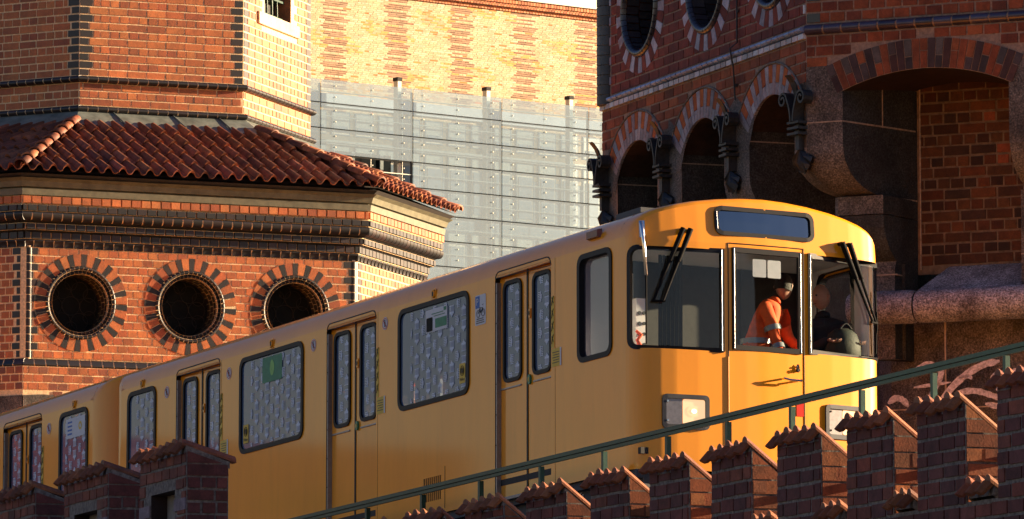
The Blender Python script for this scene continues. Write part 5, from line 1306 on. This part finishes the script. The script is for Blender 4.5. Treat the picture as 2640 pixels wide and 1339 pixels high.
mer = [(.95, 1.80), (-.447, .401), (-1.746, -.883), (-3.111, -2.246), (-4.478, -3.638), (-5.834, -4.964), (-7.208, -6.312), (-8.793, -7.80), (-10.39, -9.365), (-12.0, -10.93), (-13.6, -12.5), (-15.2, -14.1)]
TH = .42; ZT_ = 5.06
for i, (a, b) in enumerate(mer):
    mb = MB(); zt = 5.075 - .013*i + (.07 if i == 0 else 0)
    wall_box(mb, PF, a, b, 4.34, zt, TH, .111, PB if i % 2 else PB[:2]+PB3[:2], PB2, .33)
    m = mb.build('merlon', [M['brick_dark'], M['mortar_dark']], PR)
    mb = MB(); coping(mb, PF, a-.015, b+.02, zt-.02, TH, .33, 5, scale=.70); mb.build('coping_tiles', [M['clay_pale'], M['mortar_dark']], m)
    if i < len(mer)-1:
        c = mer[i+1][1]; mb = MB(); zc = 4.40
        coping(mb, PF, c+.03, a-.02, zc, .36, .25, 3 if a-c < .7 else 4, scale=.75); mb.build('coping_tiles', [M['clay_pale'], M['mortar_dark']], PR)
mb = MB(); mb.poly([PF(-16, 2.6, -.002), PF(3, 2.6, -.002), PF(3, 4.36, -.002), PF(-16, 4.36, -.002)], 1)
mb.poly([PF(-16, 4.36, -.002), PF(3, 4.36, -.002), PF(3, 4.2, -TH), PF(-16, 4.2, -TH)], 1); mb.poly([PF(3, 2, -TH), PF(-16, 2, -TH), PF(-16, 4.25, -TH), PF(3, 4.25, -TH)], 1)
bricks(mb, PF, -8, 2.5, 4.34-.111*9, 9, .111, lambda *k: pick(PB, .25), ((.27, 0), (.27, .5), (.27, .25)), ragged=.004, gap=.017)
mb.build('base_wall', [M['brick_dark'], M['mortar_dark']], PR)
mb = MB(); mb.tube([PF(3, 4.72, -TH-.14), PF(-16, 4.72, -TH-.14)], .035, 0, n=10)
for a, b in mer: mb.box(PF, b-.5, b-.44, 4.69, 4.75, -TH-.12, -TH, 0)
o = mb.build('handrail', [M['iron']]); tag(o, 'black pipe handrail running low behind the bottom right brick parapet', 'handrail')
PL = thing('brick_parapet', 'darker brick parapet with three tiled piers and blind niches, at the bottom left', 'parapet', (-3, 50, 0))
for i, (a, b, nx0, nx1) in enumerate([(-1.573, 0.0, -1.194, -.387), (-4.37, -2.736, -4.0, -3.13), (-7.1, -5.526, -6.75, -5.95)]):
    mb = MB(); zt = 5.455
    wall_box(mb, QF, a, b, 3.9, zt, .38, .111, PB3, PB[:2], .12, unit=.26, niche=(nx0, nx1, 4.2, 5.135-.0))
    for p, q in (((nx0, 4.2), (nx0, 5.135)), ((nx0, 5.135), (nx1, 5.135)), ((nx1, 5.135), (nx1, 4.2))): mb.poly([QF(*p, 0), QF(*q, 0), QF(*q, -.15), QF(*p, -.15)], 0, (.04, .025, .025))
    mb.poly([QF(nx0, 4.2, -.15), QF(nx1, 4.2, -.15), QF(nx1, 5.135, -.15), QF(nx0, 5.135, -.15)], 2)
    for z in (5.0, 4.78): mb.box(QF, nx1+.01, b-.005, z-.06, z+.045, 0, .013, 0, (.22, .17, .20)); mb.box(QF, a+.005, nx0-.01, z-.06, z+.045, 0, .013, 0, (.22, .17, .20))
    m = mb.build('pier', [M['brick_dark'], M['mortar_dark'], M['concrete']], PL)
    mb = MB(); coping(mb, QF, a-.03, b+.03, zt, .40, .12, 7, scale=.8); mb.build('coping_tiles', [M['clay'], M['mortar_dark']], m)
mb = MB(); mb.box(QF, -9, .0, 2.5, 4.4, -.36, -.02, 1); bricks(mb, QF, -9, .0, 2.5, 17, .111, lambda *k: pick(PB3, .25), HEAD, h0=-.02, h1=-.012); mb.build('base_wall', [M['brick_dark'], M['mortar_dark']], PL)

# ================================================================== green ramp railing (runs parallel to the track)
gd = tB; G0 = Vector((3.99563646, 45.78437878, 5.947))
rl = thing('ramp_railing', 'dark green steel railing rising to the right between the train and brick parapet', 'railing', G0)
gside = Vector((gd.y, -gd.x, 0)).normalized(); gup = gd.cross(gside); gup = gup if gup.z > 0 else -gup
def GFn(a, b, c): return G0 + gd*a + gup*b + gside*c
mb = MB(); mb.box(GFn, -2.5, 16, .0, .036, -.03, .03, 0, inset=.004); mb.box(GFn, -2.5, 16, -.034, -.006, -.020, .020, 0, inset=.003); mb.box(GFn, -2.5, 16, -.010, .004, -.012, .012, 1); mb.build('top_rail', [M['green'], M['iron']], rl)
for s in (-1.15, .003, 1.133, 2.30, 3.486, 4.613, 5.721, 6.941, 8.198, 9.46, 10.716, 11.962, 13.138):
    p = GFn(s, -.05, 0); mb = MB(); mb.box(lambda a, b, c: p + Vector((a*gd.x, a*gd.y, b)) + gside*c, -.021, .021, -1.25, .01, -.022, .022, 0, inset=.0); mb.build('post', [M['green']], rl)
mb = MB(); mb.box(GFn, -2.5, 16, -1.16, -1.10, -.02, .02, 0); mb.build('bottom_rail', [M['green']], rl)
# embankment deck that carries railing and track
mb = MB()
def DK(a, b, c): return TO + tB*a + tW*c + tU*b
mb.box(DK, -6, 40, -3.2, -1.02, -2.4, 4.0, 0); o = mb.build('ramp_deck', [M['concrete']]); o['kind'] = 'structure'
for c_ in (.62, 2.06):
    mb = MB(); mb.box(DK, -6, 40, -1.01, -.99+.0, c_-.04, c_+.04, 0)
    o = mb.build('rail', [M['iron']]); tag(o, 'steel running rail under the yellow train, ' + ('on the side nearer the camera' if c_ < 1 else 'on the side nearer the shaded tower'), 'rail', 'rails under the train')

# ================================================================== people
def person(loc, joints, edges, label, parent_mats, name='person'):
    pass
def skin_obj(name, verts, edges, radii, m, parent=None, root=0, sub=2):
    me = bpy.data.meshes.new(name); me.from_pydata([tuple(v) for v in verts], edges, []); me.materials.append(m)
    o = bpy.data.objects.new(name, me); COL.objects.link(o)
    md = o.modifiers.new('skin', 'SKIN'); md.use_smooth_shade = True
    sk = me.skin_vertices[0].data if me.skin_vertices else None
    if sk is None:
        bm = bmesh.new(); bm.from_mesh(me); bm.verts.layers.skin.verify(); bm.to_mesh(me); bm.free(); sk = me.skin_vertices[0].data
    for i, r in enumerate(radii): sk[i].radius = r if hasattr(r, '__len__') else (r, r); sk[i].use_root = (i == root)
    s = o.modifiers.new('sub', 'SUBSURF'); s.levels = sub; s.render_levels = sub
    if parent: o.parent = parent
    return o
def head_mesh(fn, m, mh, parent, bald=False):
    """a head about 0.24 m tall with brow, nose, chin, ears; fn maps (right, forward, up) from the head centre"""
    mb = MB(); n, k = 20, 16; V = []
    for j in range(k+1):
        ph = math.pi*j/k; z = .122*math.cos(ph); r = math.sin(ph)
        for i in range(n):
            th = 2*math.pi*i/n; x = math.cos(th)*r*.078; y = math.sin(th)*r*.098
            if z < -.03: x *= 1+ (z+.03)*2.2; y = y*(1+(z+.03)*1.2) + (-z-.03)*.10*(1 if math.sin(th) > 0 else .6)
            if math.sin(th) > .93 and -.045 < z < .02: y += .022*(1-(abs(z+.022)/.04))
            if abs(z-.018) < .012 and math.sin(th) > .55: y -= .006
            V.append(fn(x, y, z))
    mb.mesh(V, [(j*n+i, j*n+(i+1) % n, (j+1)*n+(i+1) % n, (j+1)*n+i) for j in range(k) for i in range(n)], 0, smooth=True)
    for s in (-1, 1):
        mb.tube([fn(s*.078, -.01, -.03), fn(s*.088, -.022, .0), fn(s*.080, -.012, .028)], [.008, .013, .009], 0, n=8)
        mb.tube([fn(s*.030, .088, .018), fn(s*.030, .096, .018)], .010, 2, n=8)
    mb.tube([fn(-.022, .097, -.062), fn(0, .103, -.064), fn(.022, .097, -.062)], .005, 3, n=6)
    o = mb.build('head', [m, mh, M['ink'], M['maroon']], parent, world=False)
    return o
def hair_mesh(fn, mh, parent, low=-.02):
    mb = MB(); n, k = 20, 12; V = []
    for j in range(k+1):
        ph = (math.pi*.62)*j/k; z = .134*math.cos(ph); r = math.sin(ph)
        for i in range(n):
            th = 2*math.pi*i/n; y = math.sin(th)*r*.112-.006; x = math.cos(th)*r*.090; zz = z
            if math.sin(th) > .3: zz = max(z, .045)
            V.append(fn(x, min(y, .098), zz))
    mb.mesh(V, [(j*n+i, j*n+(i+1) % n, (j+1)*n+(i+1) % n, (j+1)*n+i) for j in range(k) for i in range(n)], 0, smooth=True)
    return mb.build('hair', [mh], parent, world=False)
def fingers(parent, wrist, d, side, m):
    """five separate bent fingers on a palm"""
    d = d.normalized(); side = side.normalized(); n = d.cross(side).normalized()
    vs_ = [wrist, wrist+d*.045, wrist+d*.085]; ed = [(0, 1), (1, 2)]; rr_ = [(.022, .022), (.030, .016), (.034, .014)]
    for i, (o_, L) in enumerate(((-.03, .065), (-.010, .075), (.010, .070), (.029, .055))):
        b = len(vs_); p = wrist+d*.09+side*o_
        vs_ += [p, p+d*L*.5+n*.008, p+d*L*.8+n*.028, p+d*L*.9+n*.045]; ed += [(2, b), (b, b+1), (b+1, b+2), (b+2, b+3)]; rr_ += [(.009, .009), (.0085, .0085), (.008, .008), (.007, .007)]
    b = len(vs_); p = wrist+d*.03-side*.035
    vs_ += [p, p+d*.03-side*.02+n*.015, p+d*.055-side*.022+n*.03]; ed += [(1, b), (b, b+1), (b+1, b+2)]; rr_ += [(.012, .012), (.010, .010), (.008, .008)]
    return skin_obj('hand', vs_, ed, rr_, m, parent, 0, 1)
def make_person(label, s, w_, u0, pose, top_m, leg_m, bald, group=None):
    """pose: dict of joints in train axes relative to (s,w,u0): (forward, right(w), up)"""
    t = thing('person', label, 'person', TO, group, TM @ Matrix.Translation(T(s, w_, u0)))
    V = lambda f, r, u: Vector((f, r, u))
    J = pose; names = list(J); idx = {k: i for i, k in enumerate(names)}
    rad = dict(pelvis=(.15, .12), waist=(.15, .115), chest=(.185, .145), neck0=(.10, .085), neck=(.055, .055), skull=(.07, .075), lsh=(.085, .08), rsh=(.085, .08), lel=(.058, .058), rel=(.058, .058), lwr=(.042, .042), rwr=(.042, .042),
               lhip=(.10, .10), rhip=(.10, .10), lkn=(.072, .072), rkn=(.072, .072), lan=(.05, .05), ran=(.05, .05), lto=(.045, .035), rto=(.045, .035))
    ed = [('pelvis', 'waist'), ('waist', 'chest'), ('chest', 'neck0'), ('neck0', 'neck'), ('chest', 'lsh'), ('chest', 'rsh'), ('lsh', 'lel'), ('rsh', 'rel'), ('lel', 'lwr'), ('rel', 'rwr'), ('pelvis', 'lhip'), ('pelvis', 'rhip'), ('lhip', 'lkn'), ('rhip', 'rkn'), ('lkn', 'lan'), ('rkn', 'ran'), ('lan', 'lto'), ('ran', 'rto')]
    nm = [n for n in names if n != 'skull']; idx = {k: i for i, k in enumerate(nm)}
    body = skin_obj('body', [V(*J[n]) for n in nm], [(idx[a], idx[b]) for a, b in ed], [rad[n] for n in nm], top_m, t, idx['pelvis'])
    # trousers as a slightly larger skin on the legs
    lg = ['pelvis', 'lhip', 'rhip', 'lkn', 'rkn', 'lan', 'ran']; li = {k: i for i, k in enumerate(lg)}
    skin_obj('trousers', [V(*J[n]) for n in lg], [(li['pelvis'], li['lhip']), (li['pelvis'], li['rhip']), (li['lhip'], li['lkn']), (li['rhip'], li['rkn']), (li['lkn'], li['lan']), (li['rkn'], li['ran'])], [(rad[n][0]*1.12, rad[n][1]*1.12) for n in lg], leg_m, t, 0)
    hc = V(*J['skull']); hf = Vector(pose.get('_face', (1, 0, 0)))if False else None
    return t, J
def basis(fwd, up):
    f = Vector(fwd).normalized(); r = f.cross(Vector(up)).normalized(); u = r.cross(f).normalized(); return r, f, u
# the man in the orange jacket, standing in the cab doorway and bending to the right
P1 = dict(pelvis=(0, 0, .95), waist=(.01, .03, 1.10), chest=(.04, .12, 1.36), neck0=(.06, .20, 1.52), neck=(.07, .25, 1.58), skull=(.08, .31, 1.68), lsh=(-.04, .32, 1.42), rsh=(.13, .08, 1.47),
          lel=(.02, .40, 1.18), rel=(.20, .13, 1.20), lwr=(.20, .42, 1.08), rwr=(.27, .16, .99), lhip=(0, .10, .88), rhip=(0, -.10, .88), lkn=(.03, .11, .46), rkn=(.03, -.11, .46), lan=(-.02, .12, .07), ran=(-.02, -.12, .07), lto=(.15, .13, .035), rto=(.15, -.13, .035))
t1, _ = make_person('person in orange safety jacket with grey reflective bands, standing behind the cab door window', .26, 1.50, .16, P1, M['orange'], M['navy'], False)
def hd(t, J, face, bald):
    c = Vector(J['skull']); r, f, u = basis(face, (0, 0, 1)); fn = lambda x, y, z: c + r*x + f*y + u*z
    head_mesh(fn, M['skin'], M['hair'], t); 
    if not bald: hair_mesh(fn, M['hair'], t)
hd(t1, P1, (-.7, .8, -.2), False)
def band(t, a, b, r, m, w=.03):
    a, b = Vector(a), Vector(b); mb = MB(); d = (b-a).normalized(); c = (a+b)/2; mb.tube([c-d*w, c, c+d*w], [r*1.0, r*1.02, r*1.0], 0, n=20, caps=False); mb.build('reflective_band', [m], t, world=False)
band(t1, (.182, .115, 1.28), (.194, .125, 1.225), .080, M['reflect'], .026); band(t1, (.235, .145, 1.09), (.25, .15, 1.05), .064, M['reflect'], .024)
mb = MB()
for zc, (cx, cy), (ra, rb) in ((1.14, (.012, .04), (.150, .158)),):
    n = 28; V = [Vector((cx+ra*math.cos(R(360*i/n)), cy+rb*math.sin(R(360*i/n)), z)) for z in (zc-.026, zc+.026) for i in range(n)]; mb.mesh(V, [(i, (i+1) % n, n+(i+1) % n, n+i) for i in range(n)], 0, smooth=True)
mb.build('reflective_band', [M['reflect']], t1, world=False)
fingers(t1, Vector(P1['rwr']), Vector((.12, .25, -.25)), Vector((1, .1, .2)), M['skin'])
# seated driver, dark jacket, close to the right windscreen
P2 = dict(pelvis=(0, 0, .52), waist=(.03, .0, .68), chest=(.08, .0, .98), neck0=(.10, -.03, 1.15), neck=(.115, -.05, 1.23), skull=(.14, -.075, 1.345), lsh=(.07, .22, 1.06), rsh=(.10, -.22, 1.05),
          lel=(.16, .30, .80), rel=(.22, -.26, .80), lwr=(.36, .20, .90), rwr=(.40, -.14, .90), lhip=(.02, .11, .50), rhip=(.02, -.11, .50), lkn=(.42, .13, .52), rkn=(.42, -.13, .52), lan=(.42, .13, .10), ran=(.42, -.13, .10), lto=(.56, .14, .04), rto=(.56, -.14, .04))
t2, _ = make_person('bald person in a dark jacket seated behind the right windscreen', .40, 2.34, .44, P2, M['navy'], M['navy'], True)
hd(t2, P2, (.25, -.95, -.12), True)
fingers(t2, Vector(P2['rwr']), Vector((.5, .1, -.2)), Vector((0, 1, .1)), M['skin']); fingers(t2, Vector(P2['lwr']), Vector((.5, -.1, -.2)), Vector((0, 1, .1)), M['skin'])
mb = MB(); bx_ = lambda x, y, c: T(x, c, y); mb.box(bx_, .30, .85, .55, .66, 1.85, 2.35, 0, inset=.02); mb.box(bx_, .68, .80, .6, 1.20, 1.88, 2.32, 0, inset=.02); mb.build('driver_seat', [M['seat']], car1, world=False)
# bag on the desk
bg_ = thing('bag', 'dark green rucksack on the driver desk at the right edge of the cab', 'bag', TO, None, TM @ Matrix.Translation(T(.02, 2.36, 1.16)))
mb = MB(); n = 14
lvl = [(0, .16, .11), (.02, .19, .13), (.14, .185, .125), (.24, .15, .10), (.29, .08, .06)]
V = [Vector((ry*math.sin(2*math.pi*i/n)*(1.1 if abs(math.sin(2*math.pi*i/n)) > .6 else 1), rx*math.cos(2*math.pi*i/n), z)) for z, rx, ry in lvl for i in range(n)]
mb.mesh(V, [(j*n+i, j*n+(i+1) % n, (j+1)*n+(i+1) % n, (j+1)*n+i) for j in range(4) for i in range(n)] + [tuple(range(4*n, 5*n)), tuple(range(n))[::-1]], 0, smooth=True); m_ = plain('bag cloth', (.02, .03, .02), .7, var=.4, bs=.5); mb.build('bag_body', [m_], bg_, world=False)
mb = MB(); mb.tube([Vector((.10, -.05+.0*k, .27-.02*k)) if False else Vector((.06, -.06+.012*k, .285+.05*math.sin(math.pi*k/10))) for k in range(11)], .009, 0, n=6); mb.build('strap', [M['navy']], bg_, world=False)
# passenger seen through the large near window
P3 = dict(pelvis=(0, 0, .52), waist=(.02, .0, .68), chest=(.03, .0, .96), neck0=(.04, 0, 1.13), neck=(.05, 0, 1.21), skull=(.07, 0, 1.32), lsh=(.03, .20, 1.03), rsh=(.03, -.20, 1.03),
          lel=(.10, .25, .77), rel=(.10, -.25, .77), lwr=(.32, .12, .72), rwr=(.32, -.12, .72), lhip=(.02, .11, .50), rhip=(.02, -.11, .50), lkn=(.42, .12, .52), rkn=(.42, -.12, .52), lan=(.42, .12, .10), ran=(.42, -.12, .10), lto=(.56, .12, .04), rto=(.56, -.12, .04))
t3, _ = make_person('passenger with light brown hair sitting inside behind the large window nearest the cab', 4.35, .42, .06, P3, M['navy'], M['navy'], False)
hd(t3, P3, (1, -.25, -.15), True); m_ = plain('light brown hair', (.22, .12, .06), .6, var=.4, sc_=60, bs=.5)
c = Vector(P3['skull']); r_, f_, u_ = basis((1, -.25, -.15), (0, 0, 1)); hair_mesh(lambda x, y, z: c+r_*x+f_*y+u_*z, m_, t3)
# things mirrored in paint and glass, left of the ramp and behind the camera
for k, (x, y, h, rd) in enumerate(((-44, 92, 10.6, 3.0), (-38, 93, 9.8, 3.2), (-33, 96, 9.6, 3.2), (-27, 95, 9.6, 3.0))):
    tree(x, y, h, rd, ['dark round tree beside the corner of the left house', 'second tree along the left house', 'third tree along the left house', 'tree farthest from the corner of the left house'][k])
house(-42.9, 100.3, 10, 5, 9.4, math.atan2(.802, .597), 'dark rendered house with tiled roof behind the trees, left of the ramp')
house(56, 16, 9, 8, 12.2, R(35), 'tall plain house with tiled roof, behind the camera to the right')
house(26, -12, 8, 7, 8, R(20), 'lower plain house with tiled roof, behind the camera to the right')
pr = thing('shade_pier', 'unseen brick pier added outside the right edge only to shade the parapets', 'pier', (6, 52, 0))  # added out of view to keep the sun off the left parapet
mb = MB(); mb.mesh([(x, y, z) for z in (0, 8.3) for x, y in ((5.6, 50.9), (6.6, 50.9), (6.6, 53.1), (5.6, 53.1))], [(0, 1, 5, 4), (1, 2, 6, 5), (2, 3, 7, 6), (3, 0, 4, 7)], 1)
for o_, d_, L_ in (((5.6, 50.9), (1, 0), 1.0), ((5.6, 53.1), (0, -1), 2.2)):
    bricks(mb, frame(o_, d_), 0, L_, 0.2, 73, .111, lambda *k: pick(PB), BOND, h1=.009)
mb.build('shaft', [M['brick_dark'], M['mortar_dark']], pr)
mb = MB(); mb.box(lambda a, b, c: Vector((a, b, c)), 5.5, 6.7, 50.8, 53.2, 8.3, 8.5, 0, inset=.03); mb.build('cap', [M['granite']], pr)
